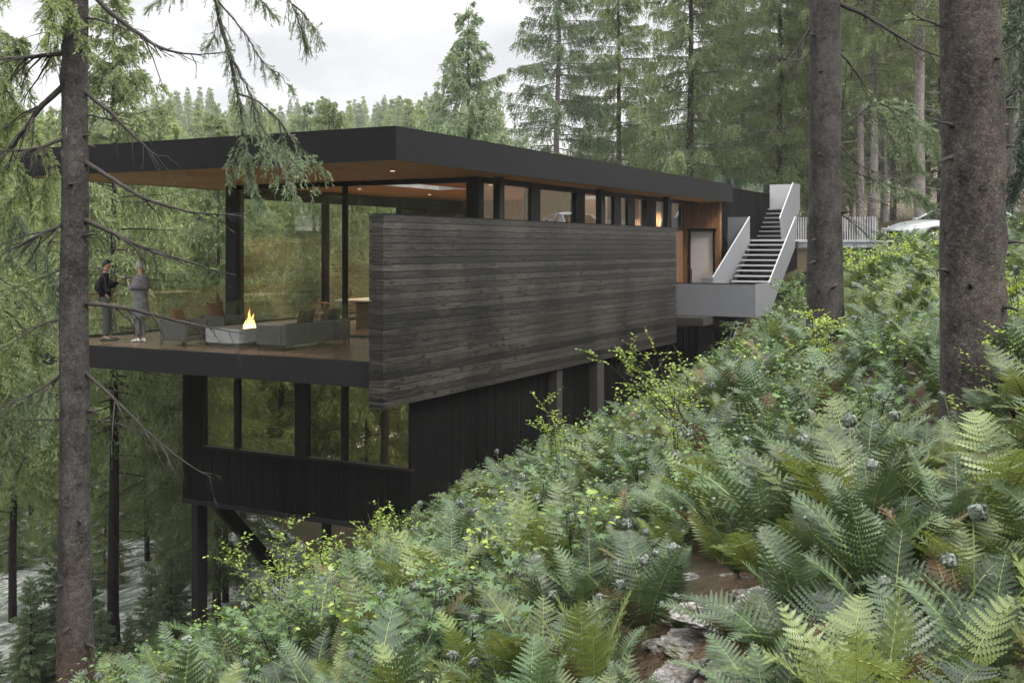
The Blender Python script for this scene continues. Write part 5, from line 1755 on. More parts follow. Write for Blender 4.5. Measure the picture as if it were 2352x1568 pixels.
def bough(name, parent, base, stems, seed, needle='needle_g', twl=.30, dens=34, K=12, nl=.045, nw=.010, r0=.022, needle_from=.45, droop=.9, spread=.75):
    """a living spruce limb: bare stems with needle clad side shoots; stems = lists of world points"""
    rg = np.random.default_rng(seed)
    rnd = random.Random(seed)
    base = Vector(base)
    mb = MB()
    P, D, TL, DN = [], [], [], []
    for si, (pts, rs, nf) in enumerate(stems):
        pts = [Vector(p) - base for p in pts]
        k = 24
        tt = np.linspace(0, len(pts) - 1, k)
        co = np.array([tuple(p) for p in pts])
        fine = np.stack([np.interp(tt, np.arange(len(pts)), co[:, c]) for c in range(3)], 1)
        for c in range(3): fine[1:-1, c] = (fine[:-2, c] + 2 * fine[1:-1, c] + fine[2:, c]) / 4
        fine[1:-1] += rg.normal(0, .006, fine[1:-1].shape)
        mb.tube([tuple(p) for p in fine], [rs * (1 - .88 * i / (k - 1)) + .0015 for i in range(k)], 6)
        ln = np.linalg.norm(np.diff(fine, axis=0), axis=1).sum()
        nt = int(ln * dens)
        for j in range(nt):
            q = rnd.uniform(.04, 1)
            i = min(k - 2, int(q * (k - 1)))
            t = fine[i + 1] - fine[i]; t /= np.linalg.norm(t) + 1e-9
            s = np.cross(t, rg.normal(size=3)); s /= np.linalg.norm(s) + 1e-9
            d = t * .75 + s * spread + np.array([0, 0, -.45 * droop]); d /= np.linalg.norm(d)
            L = twl * rnd.uniform(.35, 1.1) * (1.1 - .5 * q)
            p0 = fine[i] + (fine[i + 1] - fine[i]) * rnd.random()
            bare = q < nf * rnd.uniform(.6, 1.2)
            p1 = p0 + d * L + np.array([0, 0, -.2 * L * droop])
            mb.tube([tuple(p0), tuple(p0 + d * L * .55), tuple(p1)], [.0035, .0026, .0012], 3, cap=False)
            if bare:
                if rnd.random() < .35:
                    P.append(p0 + d * L * .6); D.append(d); TL.append(L * .4); DN.append(droop * .4)
                continue
            P.append(p0); D.append(d); TL.append(L); DN.append(droop * .4)
            if rnd.random() < .6:
                e_ = d + rg.normal(size=3) * .5; e_ /= np.linalg.norm(e_)
                P.append(p0 + d * L * .4); D.append(e_); TL.append(L * .5); DN.append(droop * .4)
    V, T, tint = needles(np.array(P), np.array(D), np.array(TL), np.array(DN), K, nl, nw, rg)
    lv = np.array(mb.v, dtype=np.float32)
    lf = []
    for f in mb.f:
        for q in range(1, len(f) - 1): lf.append((f[0], f[q], f[q + 1]))
    lf = np.array(lf, dtype=np.int32)
    me = array_mesh(name, np.concatenate([lv, V]), np.concatenate([lf, T + len(lv)]), [M['twig'], M[needle]],
                    np.concatenate([np.zeros(len(lf), np.int32), np.ones(len(T), np.int32)]), np.concatenate([np.zeros(len(lv)), tint]))
    return link(name, me, parent)


def pw(rows, d, dz=0.0):
    n = len(rows)
    return [at_d(u, v, d + dz * i / max(1, n - 1)) for i, (u, v) in enumerate(rows)]


# living limb of the tan trunk that hangs in front of the roof
DB = 12.6
start = [PL[-2], at_d(330, -560, 13.4), at_d(440, -300, 13.0)]
main = start + pw([(492, -40), (502, 40), (524, 120), (546, 200), (556, 290), (568, 380), (584, 440), (600, 470)], DB)
bough('living_limb', treeL, PL[0], [
    (main, .034, .62),
    (pw([(500, 0), (545, 55), (575, 95), (600, 140), (640, 170), (668, 205)], DB, -.5), .010, .8),
    (pw([(524, 120), (552, 170), (575, 215), (592, 265), (612, 310), (650, 345), (690, 385), (722, 430)], DB, -.9), .013, .5),
    (pw([(548, 215), (590, 230), (640, 275), (680, 330), (715, 360), (750, 395)], DB, .7), .012, .55),
    (pw([(560, 300), (548, 350), (536, 385), (522, 412)], DB, .3), .008, .35),
    (pw([(640, 275), (648, 320), (660, 350), (690, 372)], DB, .2), .008, .4),
    (pw([(580, 235), (590, 290), (600, 335), (604, 370)], DB, -.4), .008, .3),
    (pw([(612, 310), (640, 380), (668, 430), (690, 470)], DB, -.6), .008, .35),
    (pw([(430, -330), (560, -160), (640, -60), (672, 10), (690, 60), (705, 105)], DB, .4), .013, .75),
    (pw([(672, 10), (700, 35), (720, 60), (735, 95)], DB, .3), .008, .35),
    (pw([(470, -120), (430, -40), (395, -10), (350, 12)], DB, .3), .009, .7),
    (pw([(492, -40), (560, -30), (600, 0), (625, 30)], DB, .5), .009, .45),
    (pw([(502, 40), (492, 75), (480, 110)], DB, .1), .005, .6)], 77, 'needle_g', .30, 34, 13, .05, .009, .022, .45, 1.3, .6)
# limbs from the tree standing outside the picture on the left: they hang at the left edge
offx, offy = ground_xy(-330, 15)
treeO = tag(empty('spruce_tree', (offx, offy, Hz(offx, offy))), 'spruce just outside the view whose hanging green limbs reach in beside the tan trunk', 'tree')
obz = Vector((offx, offy, Hz(offx, offy)))
m = MB(); m.tube([(0, 0, 0), (0, 0, 6), (.05, 0, 14)], [.24, .18, .08], 12); m.build('trunk', M['bark_g'], treeO, smooth=True)
for k, (rows, d, ndl) in enumerate((
        ([(-330, -200), (-120, -60), (-20, 60), (30, 90), (60, 95)], 15, 'needle_o'), ([(-330, 60), (-150, 80), (-20, 150), (40, 240), (90, 330), (130, 395)], 14.6, 'needle_y'), ([(-330, 100), (-180, 150), (-40, 250), (20, 330), (60, 420), (110, 440)], 15.5, 'needle_y'),
        ([(-330, 300), (-150, 340), (-40, 430), (40, 500), (100, 590), (120, 640)], 16, 'needle_g'), ([(-330, 480), (-160, 520), (-60, 620), (0, 700), (60, 760), (130, 800)], 15, 'needle_y'), ([(-330, 600), (-160, 640), (-40, 720), (30, 830), (110, 880), (170, 850)], 16, 'needle_g'),
        ([(-330, 520), (-120, 560), (0, 640), (60, 670), (110, 720)], 17, 'needle_o'), ([(-330, -420), (-60, -160), (90, -60), (150, 10), (170, 40)], 13.5, 'needle_y'), ([(-330, 700), (-180, 780), (-60, 900), (10, 1000), (70, 1060)], 16, 'needle_o'))):
    pts = pw(rows, d)
    st = [(pts, .02, .2)]
    rnd = random.Random(k)
    for j in range(7):
        i = rnd.randint(1, len(rows) - 2)
        u0, v0 = rows[i]; u1, v1 = rows[i + 1]
        q = rnd.random()
        u, v = u0 + (u1 - u0) * q, v0 + (v1 - v0) * q
        sx = rnd.choice((-1, 1)) * rnd.uniform(10, 70)
        st.append((pw([(u, v), (u + sx * .5, v + 45), (u + sx, v + rnd.uniform(90, 150))], d, rnd.uniform(-.8, .8)), .007, .1))
    bough('living_limb', treeO, obz, st, 200 + k, ndl, .32, 40, 11, .06, .013)
o = treeL

# second and third near trunks
D2 = 17.5
rows2 = [(1896, 960, 150, D2), (1896, 880, 112, D2), (1896, 800, 90, D2), (1896, 700, 80, D2), (1896, 560, 78, D2), (1896, 400, 74, D2), (1895, 200, 69, D2), (1894, 0, 66, D2), (1893, -500, 58, D2), (1892, -1100, 44, D2)]
P2, R2 = trunk_pts(rows2)
treeM = near_trunk('spruce_tree', P2[0], P2, R2, M['bark_g'], 'dark grey trunk standing between the stair and the thickest trunk', 40, 5)
for sd, (rows, r0) in enumerate((([(1925, 8), (1985, 35), (2040, 68), (2100, 105), (2165, 132), (2230, 150)], .036), ([(1862, 120), (1830, 140), (1780, 128), (1700, 108)], .014), ([(1862, 66), (1840, 95), (1815, 135), (1800, 165)], .020),
                                 ([(1926, 120), (1950, 145), (1975, 180), (2010, 225), (2060, 262)], .018), ([(1926, 255), (1970, 260), (2020, 272), (2060, 290)], .012), ([(1860, 262), (1790, 300), (1720, 296), (1690, 260)], .010),
                                 ([(1926, 330), (1970, 375), (2010, 395), (2060, 400)], .014), ([(1928, 490), (1975, 525), (2010, 560)], .010), ([(1925, -40), (1960, -10), (2010, 15)], .018), ([(1926, 430), (1980, 455), (2040, 470)], .009))):
    dead_branch(treeM, P2[0], rows, D2, r0 * 1.1, 90 + sd, 'twig', 11, .9)
bough('living_limb', treeM, P2[0], [(pw([(1926, 300), (2010, 235), (2080, 255), (2140, 330), (2180, 380)], 18.5, .8), .014, .2), (pw([(2010, 235), (2040, 300), (2060, 345)], 18.7), .007, .1), (pw([(2080, 255), (2090, 330), (2110, 390)], 18.9), .007, .1),
                                    (pw([(2050, 245), (2110, 290), (2165, 320)], 18.3), .007, .1), (pw([(1926, 380), (2020, 420), (2090, 440), (2140, 470)], 18.8), .010, .3)], 31, 'needle_g', .40, 44, 12, .07, .013)
D3 = 10.5
rows3 = [(2248, 1180, 290, D3), (2246, 1080, 222, D3), (2243, 1000, 180, D3), (2240, 930, 156, D3), (2237, 860, 146, D3), (2234, 700, 145, D3), (2233, 560, 143, D3), (2232, 350, 137, D3), (2232, 150, 133, D3), (2231, 0, 130, D3), (2229, -500, 115, D3), (2227, -1200, 90, D3)]
P3, R3 = trunk_pts(rows3)
treeR = near_trunk('spruce_tree', P3[0], P3, R3, M['bark_r'], 'thickest brown scaly trunk rising from the bright ferns', 44, 9)
for sd, (rows, r0) in enumerate((([(2165, 60), (2120, 45), (2085, 25)], .016), ([(2298, 240), (2330, 215), (2400, 200)], .010), ([(2298, 120), (2340, 100), (2420, 40)], .016))):
    dead_branch(treeR, P3[0], rows, D3, r0, 120 + sd, 'twig', 6, .5)
def stubs(parent, base, P_, R_, n, seed, zlo, zhi):
    rnd = random.Random(seed)
    zs = [p[2] for p in P_]
    for k in range(n):
        z = rnd.uniform(zlo, zhi)
        x = float(np.interp(z, zs, [p[0] for p in P_])); y = float(np.interp(z, zs, [p[1] for p in P_])); r = float(np.interp(z, zs, R_))
        a = rnd.uniform(math.pi * .75, math.pi * 1.85)
        d = Vector((math.cos(a), math.sin(a), rnd.uniform(-.25, .35)))
        p0 = Vector((x, y, z)) - Vector(base) + d * r * .8
        ln = rnd.uniform(.05, .22)
        mb = MB(); mb.tube([p0, p0 + d * (r * .22 + ln * .5), p0 + d * (r * .22 + ln) + Vector((0, 0, -.02))], [.03, .016, .007], 8)
        mb.build('branch_stub', M['twig'], parent, smooth=True)


stubs(treeR, P3[0], P3, R3, 9, 3, .6, 4.4)
stubs(treeM, P2[0], P2, R2, 8, 4, 1.0, 6)
stubs(treeL, PL[0], PL, RL, 12, 6, -3, 5)
# dark hanging limbs at the right edge, from a tree beyond the frame
rx, ry = ground_xy(2620, 17)
treeE = tag(empty('spruce_tree', (rx, ry, Hz(rx, ry))), 'spruce at the edge whose dark limbs hang behind the thickest trunk', 'tree')
eb = Vector((rx, ry, Hz(rx, ry)))
m = MB(); m.tube([(0, 0, 0), (0, 0, 7), (.05, 0, 15)], [.26, .2, .1], 12); m.build('trunk', M['bark_g'], treeE, smooth=True)
for k, rows in enumerate(([(2620, -100), (2480, 0), (2390, 90), (2340, 190)], [(2620, 100), (2480, 150), (2400, 230), (2330, 330)], [(2620, 200), (2460, 260), (2390, 330), (2320, 430)], [(2620, -300), (2440, -150), (2350, -20), (2310, 90)], [(2620, 0), (2470, 60), (2400, 150), (2350, 260)])):
    st = [(pw(rows, 17), .02, .15)]
    rnd = random.Random(60 + k)
    for j in range(8):
        i = rnd.randint(0, len(rows) - 2); q = rnd.random()
        u = rows[i][0] + (rows[i + 1][0] - rows[i][0]) * q; v = rows[i][1] + (rows[i + 1][1] - rows[i][1]) * q
        sx = rnd.choice((-1, 1)) * rnd.uniform(10, 60)
        st.append((pw([(u, v), (u + sx * .5, v + 50), (u + sx, v + rnd.uniform(90, 160))], 17, rnd.uniform(-.8, .8)), .006, .1))
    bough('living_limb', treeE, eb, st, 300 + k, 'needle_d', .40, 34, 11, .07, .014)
# ------------------------------------------------------------------ ferns
def frond_arrays(rg, L, pairs, lobes, a0, a1, width=.24, stipe=.16, twist=0.0):
    """one fern frond growing from the origin along +x: (verts, tris, mat index, tint)"""
    n = 24
    s = np.linspace(0, 1, n)
    ang = a0 + (a1 - a0) * s ** 1.25           # angle from the vertical
    dx = np.sin(ang) * L / (n - 1); dz = np.cos(ang) * L / (n - 1)
    x = np.concatenate([[0], np.cumsum(dx[:-1])]); z = np.concatenate([[0], np.cumsum(dz[:-1])])
    yb = twist * L * s ** 2
    path = np.stack([x, yb, z], 1)
    V, T, Mi, Ti = [], [], [], []
    def at(q):
        i = min(n - 2, int(q * (n - 1))); f = q * (n - 1) - i
        p = path[i] * (1 - f) + path[i + 1] * f
        t = path[i + 1] - path[i]; t = t / np.linalg.norm(t)
        b = np.cross(np.array([0, 1.0, 0]), t); b /= np.linalg.norm(b)   # upper side... leaf normal
        return p, t, b
    # rachis: thin three sided stem
    st = np.linspace(0, .97, 9)
    base = 0
    ring = []
    for q in st:
        p, t, b = at(q)
        w = .0055 * L / .8 * (1 - .8 * q) + .0012
        y = np.array([0, 1.0, 0])
        ring += [p + y * w, p - y * w, p - b * w * 1.3]
    V += ring
    for i in range(len(st) - 1):
        for k in range(3):
            k2 = (k + 1) % 3
            T += [(i * 3 + k, i * 3 + k2, i * 3 + 3 + k2), (i * 3 + k, i * 3 + 3 + k2, i * 3 + 3 + k)]; Mi += [1, 1]
    Ti += [.5] * len(ring)
    for i in range(pairs):
        q = stipe + (1 - stipe) * (i + .5) / pairs
        e = (q - stipe) / (1 - stipe)
        prof = (min(1, e / .22 + .42)) * (1 - e ** 1.9) ** .8
        ln = width * L * prof * rg.uniform(.9, 1.08)
        if ln < .006: continue
        p, t, b = at(q)
        wmax = min(.92 * L * (1 - stipe) / pairs * .62, ln * .32)
        for sd in (-1, 1):
            y = np.array([0, sd * 1.0, 0])
            fwd = .16 + .42 * e
            d = y * math.cos(fwd) + t * math.sin(fwd)
            d = d + b * rg.uniform(-.05, .22)
            d /= np.linalg.norm(d)
            wv = t - d * np.dot(t, d); wv /= np.linalg.norm(wv)
            nr = np.cross(d, wv); nr = nr * np.sign(nr @ b + 1e-9)
            droop = rg.uniform(.10, .30)
            tn = rg.uniform(.15, .9)
            b0 = len(V)
            for k in range(lobes + 1):
                g = k / lobes
                V.append(p + d * ln * g - nr * droop * ln * g * g)
                Ti.append(tn)
            for k in range(lobes):
                for s2 in (-1, 1):
                    ids = []
                    for gg, kk in ((k + .42, .86), (k + .98, 1.0)):
                        g = gg / lobes
                        wd = wmax * max(.03, 1 - g) ** .5 * kk * (1.0 if k else .85)
                        V.append(p + d * ln * min(1.02, g + .02) - nr * droop * ln * g * g + wv * s2 * wd - nr * wd * .22)
                        Ti.append(min(1, tn + .12))
                        ids.append(len(V) - 1)
                    a_, b_ = b0 + k, b0 + k + 1
                    tr = [(a_, b_, ids[1]), (a_, ids[1], ids[0])]
                    if s2 < 0: tr = [(x_[0], x_[2], x_[1]) for x_ in tr]
                    T += tr; Mi += [0, 0]
    return np.array(V), np.array(T, dtype=np.int32), np.array(Mi, dtype=np.int32), np.array(Ti)


def rotz(V, a):
    c, s = math.cos(a), math.sin(a)
    return V @ np.array([[c, s, 0], [-s, c, 0], [0, 0, 1]])


def curl_ball(rg, c, r, leaves):
    """tightly rolled young frond: a knobbly ball of small leaf lobes"""
    V, T, Ti = [], [], []
    d = rg.normal(size=(leaves, 3)); d /= np.linalg.norm(d, axis=1)[:, None]
    c = np.array(c)
    for k in range(leaves):
        u = np.cross(d[k], rg.normal(size=3)); u /= np.linalg.norm(u); u = u + d[k] * rg.uniform(-.9, .9); u /= np.linalg.norm(u)
        w = np.cross(d[k], u)
        p = c + d[k] * r * rg.uniform(.70, 1.12) * np.array([1, 1, .9])
        sz = r * rg.uniform(.30, .62)
        b = len(V)
        V += [p - u * sz, p + w * sz * .55 + d[k] * sz * .25, p + u * sz - d[k] * sz * .1, p - w * sz * .55 + d[k] * sz * .25]
        T += [(b, b + 1, b + 3), (b + 1, b + 2, b + 3)]
        Ti += [rg.uniform(0, 1)] * 4
    # dark core
    b = len(V)
    bm = bmesh.new(); bmesh.ops.create_icosphere(bm, subdivisions=1, radius=r * .5)
    V += [np.array(v.co) + c for v in bm.verts]; T += [tuple(v.index + b for v in f.verts) for f in bm.faces]; Ti += [0] * len(bm.verts)
    bm.free()
    return np.array(V), np.array(T, dtype=np.int32), np.array(Ti)


def stalk(p0, p1, w, bend=.06):
    p0, p1 = np.array(p0), np.array(p1)
    mb = MB()
    mid = (p0 + p1) / 2 + np.array([bend, 0, .02])
    mb.tube([tuple(p0), tuple(mid), tuple(p1)], [w, w * .85, w * .6], 5, cap=False)
    T = [(f[0], f[1], f[2]) for f in mb.f] + [(f[0], f[2], f[3]) for f in mb.f]
    return np.array(mb.v), np.array(T, dtype=np.int32)


def fern_arrays(seed, fronds, L, pairs, lobes, spread=(1.15, 2.0)):
    rg = np.random.default_rng(seed)
    parts = []
    a0 = rg.uniform(0, 6.28)
    for k in range(fronds):
        V, T, Mi, Ti = frond_arrays(rg, L * rg.uniform(.7, 1.12), pairs, lobes, rg.uniform(.05, .55), rg.uniform(*spread), rg.uniform(.20, .27), rg.uniform(.14, .24), rg.uniform(-.12, .12))
        # roll the blade a little about its own stalk, then turn it round the crown
        ro = rg.normal(0, .38); tl_ = rg.uniform(.2, .5)
        ax = np.array([math.sin(tl_), 0, math.cos(tl_)])
        Rm_ = np.array(Matrix.Rotation(ro, 3, Vector(ax)))
        V = V @ Rm_.T
        V = rotz(V, a0 + k / fronds * 6.283 + rg.uniform(-.3, .3)) + np.array([rg.uniform(-.04, .04), rg.uniform(-.04, .04), 0])
        if rg.random() < .05: Mi = np.where(Mi == 0, 2, Mi).astype(np.int32)
        parts.append((V, T, Mi, np.clip(Ti * .7 + rg.uniform(-.15, .45), 0, 1)))
    return join_arrays(parts)


def join_arrays(parts):
    off = 0
    Vs, Ts, Ms, Is = [], [], [], []
    for V, T, Mi, Ti in parts:
        Vs.append(V); Ts.append(T + off); Ms.append(Mi); Is.append(Ti)
        off += len(V)
    return np.concatenate(Vs), np.concatenate(Ts), np.concatenate(Ms), np.concatenate(Is)


near_var = [fern_arrays(500 + i, 7 + i % 4, (.98, .8, 1.08)[i % 3], 19 + i % 3, 8, ((.6, 1.3), (1.1, 2.1), (.9, 1.8), (.4, 1.1))[i % 4]) for i in range(12)]
mid_var = [fern_arrays(600 + i, 6 + i % 3, (.92, .75, 1.0)[i % 3], 16, 4, ((.5, 1.4), (.9, 2.0), (.8, 1.7))[i % 3]) for i in range(10)]
near_me = [array_mesh('fern_fronds', V, T, [M['fern'] if i % 3 else M['fern_y'], M['stipe'], M['fern_b']], Mi, Ti) for i, (V, T, Mi, Ti) in enumerate(near_var)]
mid_me = [array_mesh('fern_fronds', V, T, [M['fern'] if i % 4 else M['fern_y'], M['stipe'], M['fern_b']], Mi, Ti) for i, (V, T, Mi, Ti) in enumerate(mid_var)]
ball_me = []
for i in range(4):
    rg = np.random.default_rng(700 + i)
    hgt = rg.uniform(.55, .78)
    Vb, Tb, Tib = curl_ball(rg, (.08, 0, hgt), .044, 170)
    Vs, Ts = stalk((0, 0, 0), (.05, 0, hgt - .04), .006)
    ball_me.append(array_mesh('curled_frond', np.concatenate([Vb, Vs]), np.concatenate([Tb, Ts + len(Vb)]), [M['curl'], M['stipe']],
                              np.concatenate([np.zeros(len(Tb), np.int32), np.ones(len(Ts), np.int32)]), np.concatenate([Tib, np.full(len(Vs), .5)])))

# scatter: wedge of slope in front of the camera, no plants under the house
rs = random.Random(17)
spots = []
cell = {}


def free_spot(x, y, r):
    i, j = int(x // .5), int(y // .5)
    for a in range(i - 2, i + 3):
        for b in range(j - 2, j + 3):
            for (px_, py_) in cell.get((a, b), ()):
                if (px_ - x) ** 2 + (py_ - y) ** 2 < r * r: return False
    return True


def ground_at(u, v):
    """the slope point seen at a picture position"""
    lo, hi = 3.0, 30.0
    for _k in range(60):
        d = (lo + hi) / 2
        x, y = ground_xy(u, d)
        if 569 + (EYE - Hz(x, y)) / d * FPX > v: lo = d
        else: hi = d
    return d


ROCKS = [ground_xy(u_, ground_at(u_, v_)) + (r_,) for u_, v_, r_ in ((1690, 1425, .25), (1800, 1365, .19), (1590, 1480, .17), (1780, 1450, .14), (1570, 1560, .18), (1690, 1530, .15))]
print('rock depth', [round(ground_at(u_, v_), 2) for u_, v_ in ((1700, 1425), (1800, 1365), (1570, 1545))])
for _ in range(60000):
    d = math.sqrt(rs.uniform(3.2 ** 2, 42 ** 2))
    u = rs.uniform(-260, 2620)
    x, y = ground_xy(u, d)
    if x > 16.5 and y > 11.0: continue
    if x > 31.5 and y > 8.75: continue
    if y > 19 or (x > 39.0 and y < 6.6): continue
    if d > 20 and u < 300: continue
    if any((x - a) ** 2 + (y - b) ** 2 < (c * .95) ** 2 for a, b, c in ROCKS): continue
    vg_ = 569 + (EYE - Hz(x, y)) / d * FPX
    if 1470 < u < 1860 and 1290 < vg_ < 1640 and rs.random() < .88: continue
    if 1460 < u < 1850 and 1600 < vg_ < 2100 and rs.random() < .74: continue
    if 1400 < u < 2000 and 1270 < vg_ < 2000 and rs.random() < .40: continue
    r = .225 + .0062 * d + (.03 if d < 7 else 0)
    if (x - P3[0][0]) ** 2 + (y - P3[0][1]) ** 2 < .45 ** 2 or (x - P2[0][0]) ** 2 + (y - P2[0][1]) ** 2 < .35 ** 2 or (x - PL[0][0]) ** 2 + (y - PL[0][1]) ** 2 < .3 ** 2: continue
    if not free_spot(x, y, r): continue
    cell.setdefault((int(x // .5), int(y // .5)), []).append((x, y))
    spots.append((d, x, y, u))
spots.sort()
print('fern spots', len(spots))
sz = H([s[1] for s in spots], [s[2] for s in spots])
eps = .3
gx = (H([s[1] + eps for s in spots], [s[2] for s in spots]) - sz) / eps
gy = (H([s[1] for s in spots], [s[2] + eps for s in spots]) - sz) / eps
N_SINGLE = 290
FERN_LABEL = {
    0: 'fern on the slope with its crown among many like it'}
stuff_parts, stuff_parts_y, stuff_balls = [], [], []
nballs = 0
for i, (d, x, y, u) in enumerate(spots):
    s = (rs.uniform(.38, .72) if rs.random() < (.85 if u < 1700 else .62) else rs.uniform(.75, 1.02)) * (1.0 if d > 5 else .8)
    if d < 4.4: s *= .85
    if 2060 < u < 2330 and 6.8 < d < 10.6: s *= .55
    if 1800 < u < 1980 and 13 < d < 17.4: s *= .7
    tilt = Vector((-gx[i] * .35, -gy[i] * .35, 1)).normalized()
    q = Vector((0, 0, 1)).rotation_difference(tilt)
    rz = rs.uniform(0, 6.283)
    if i < N_SINGLE:
        me = near_me[rs.randrange(len(near_me))] if d < 10.5 else mid_me[rs.randrange(len(mid_me))]
        o = link('fern', me, None, (x, y, sz[i] - .02))
        o.rotation_mode = 'QUATERNION'
        from mathutils import Quaternion
        o.rotation_quaternion = q @ Quaternion((0, 0, 1), rz)
        o.scale = (s, s, s)
        tag(o, 'green fern growing in the dense fern cover of the slope', 'fern', 'ferns covering the slope')
        if rs.random() < .55 and d > 4.3:
            for _k in range(rs.choice((1, 1, 2))):
                b = link('curled_frond', ball_me[rs.randrange(4)], o)
                b.rotation_euler = (rs.uniform(-.25, .25), rs.uniform(-.25, .25), rs.uniform(0, 6.28))
                b.location = (rs.uniform(-.1, .1), rs.uniform(-.1, .1), 0)
                k_ = rs.uniform(.85, 1.25)
                b.scale = (k_, k_, k_)
    else:
        V, T, Mi, Ti = mid_var[rs.randrange(len(mid_var))]
        Rm = np.array((q @ Quaternion((0, 0, 1), rz)).to_matrix())
        W = (V * s) @ Rm.T + np.array([x, y, sz[i] - .03])
        (stuff_parts_y if rs.random() < .28 else stuff_parts).append((W, T, Mi, np.clip(Ti * .8 + rs.uniform(-.1, .3), 0, 1)))
        if rs.random() < .42:
            rg = np.random.default_rng(i)
            h_ = s * rs.uniform(.62, .85)
            cpos = (x + rs.uniform(-.2, .2), y + rs.uniform(-.2, .2), sz[i] + h_)
            Vb, Tb, Tib = curl_ball(rg, cpos, .041 * rs.uniform(.8, 1.2), 70)
            Vs, Ts = stalk((x, y, sz[i]), (cpos[0], cpos[1], cpos[2] - .04), .006)
            stuff_balls.append((np.concatenate([Vb, Vs]), np.concatenate([Tb, Ts + len(Vb)]), np.concatenate([np.full(len(Tb), 4), np.ones(len(Ts))]).astype(np.int32), np.concatenate([Tib, np.full(len(Vs), .5)])))
for p_ in range(len(stuff_parts_y)):
    V, T, Mi, Ti = stuff_parts_y[p_]
    stuff_parts_y[p_] = (V, T, np.where(Mi == 0, 3, Mi).astype(np.int32), Ti)
V, T, Mi, Ti = join_arrays(stuff_parts + stuff_parts_y + stuff_balls)
print('fern cover tris', len(T))
tag(link('fern_cover', array_mesh('fern_cover', V, T, [M['fern'], M['stipe'], M['fern_b'], M['fern_y'], M['curl']], Mi, Ti)), 'dense green fern undergrowth farther up and down the slope', 'ferns', kind='stuff')

# ------------------------------------------------------------------ broadleaf shrubs
def leaf_tris(p, d, nrm, ln, wd, lobed=False):
    """a folded leaf from p along d: returns 6 vertices and 4 triangles (or a lobed one)"""
    s = np.cross(nrm, d); s /= np.linalg.norm(s) + 1e-9
    if not lobed:
        V = [p, p + d * ln * .35 + s * wd * .5 + nrm * wd * .14, p + d * ln * .75 + s * wd * .36 + nrm * wd * .08, p + d * ln - nrm * ln * .12, p + d * ln * .75 - s * wd * .36 + nrm * wd * .08, p + d * ln * .35 - s * wd * .5 + nrm * wd * .14, p + d * ln * .5]
        return V, [(0, 1, 6), (1, 2, 6), (2, 3, 6), (3, 4, 6), (4, 5, 6), (5, 0, 6)]
    V = [p]
    tips = ((-1.25, .62), (-.85, .38), (-.55, .88), (-.22, .50), (0, 1.0), (.22, .50), (.55, .88), (.85, .38), (1.25, .62))
    for a, r in tips:
        V.append(p + d * ln * r * math.cos(a) + s * ln * r * math.sin(a) - nrm * ln * r * r * .22)
    return V, [(0, k, k + 1) for k in range(1, len(tips))]


def shrub(label, base, tips, seed, leaf_mat_, ll=.05, lw=.026, per=9, lobed=False, r0=.008, group=None, name='shrub', twigs=5, gap=.035):
    """a shrub whose stems run from base to each tip; leafy side twigs near the ends"""
    rg = np.random.default_rng(seed)
    base = Vector(base)
    o = tag(empty(name, base), label, 'shrub', group)
    st = MB()
    V, T, Ti = [], [], []
    for tip in tips:
        tip = np.array(Vector(tip) - base)
        mid = tip * .5 + np.array([rg.uniform(-.12, .12), rg.uniform(-.12, .12), .08])
        q = np.linspace(0, 1, 12)
        path = np.outer((1 - q) ** 2, [0, 0, 0]) + np.outer(2 * q * (1 - q), mid) + np.outer(q ** 2, tip)
        path[1:-1] += rg.normal(0, .008, path[1:-1].shape)
        ln = np.linalg.norm(tip)
        st.tube([tuple(p) for p in path], [r0 * (1 - .8 * k) + .001 for k in q], 5)
        for k in range(twigs):
            f = rg.uniform(.35, 1.0)
            i = min(10, int(f * 11))
            t = path[i + 1] - path[i]; t /= np.linalg.norm(t)
            sd = rg.normal(size=3); sd[2] *= .35
            d = t * .45 + sd * .55; d /= np.linalg.norm(d)
            L = min(.5, ln * .35) * rg.uniform(.4, 1.0)
            p0 = path[i]
            tw = [p0 + d * L * g + np.array([0, 0, -.10 * L * g * g]) for g in np.linspace(0, 1, 5)]
            st.tube([tuple(p) for p in tw], [.003, .0026, .002, .0016, .001], 4)
            nl_ = max(3, int(L / gap))
            for j in range(nl_):
                g = (j + .6) / nl_
                p = p0 + d * L * g + np.array([0, 0, -.10 * L * g * g])
                sgn = 1 if j % 2 else -1
                s2 = np.cross(d, [0, 0, 1]); s2 /= np.linalg.norm(s2) + 1e-9
                dl = d * .55 + s2 * sgn * .8 + rg.normal(size=3) * .22; dl /= np.linalg.norm(dl)
                nn = np.array([0, 0, 1.0]) + rg.normal(size=3) * .35; nn -= dl * (nn @ dl); nn /= np.linalg.norm(nn)
                sc = rg.uniform(.7, 1.15)
                v_, t_ = leaf_tris(p, dl, nn, ll * sc, lw * sc, lobed)
                b = len(V)
                V += v_; T += [tuple(a + b for a in tt) for tt in t_]; Ti += [rg.uniform(.1, 1)] * len(v_)
    st.build('stem', M['twig'], o, smooth=True)
    link('foliage', array_mesh('foliage', np.array(V), np.array(T, dtype=np.int32), [M[leaf_mat_]], None, np.array(Ti)), o)
    return o


def cluster(uvd, n, su, sv, sd, seed):
    rg = random.Random(seed)
    return [at_d(uvd[0] + rg.uniform(-su, su), uvd[1] + rg.uniform(-sv, sv), uvd[2] + rg.uniform(-sd, sd)) for _ in range(n)]


def gbase(u, d):
    x, y = ground_xy(u, d)
    return (x, y, Hz(x, y))


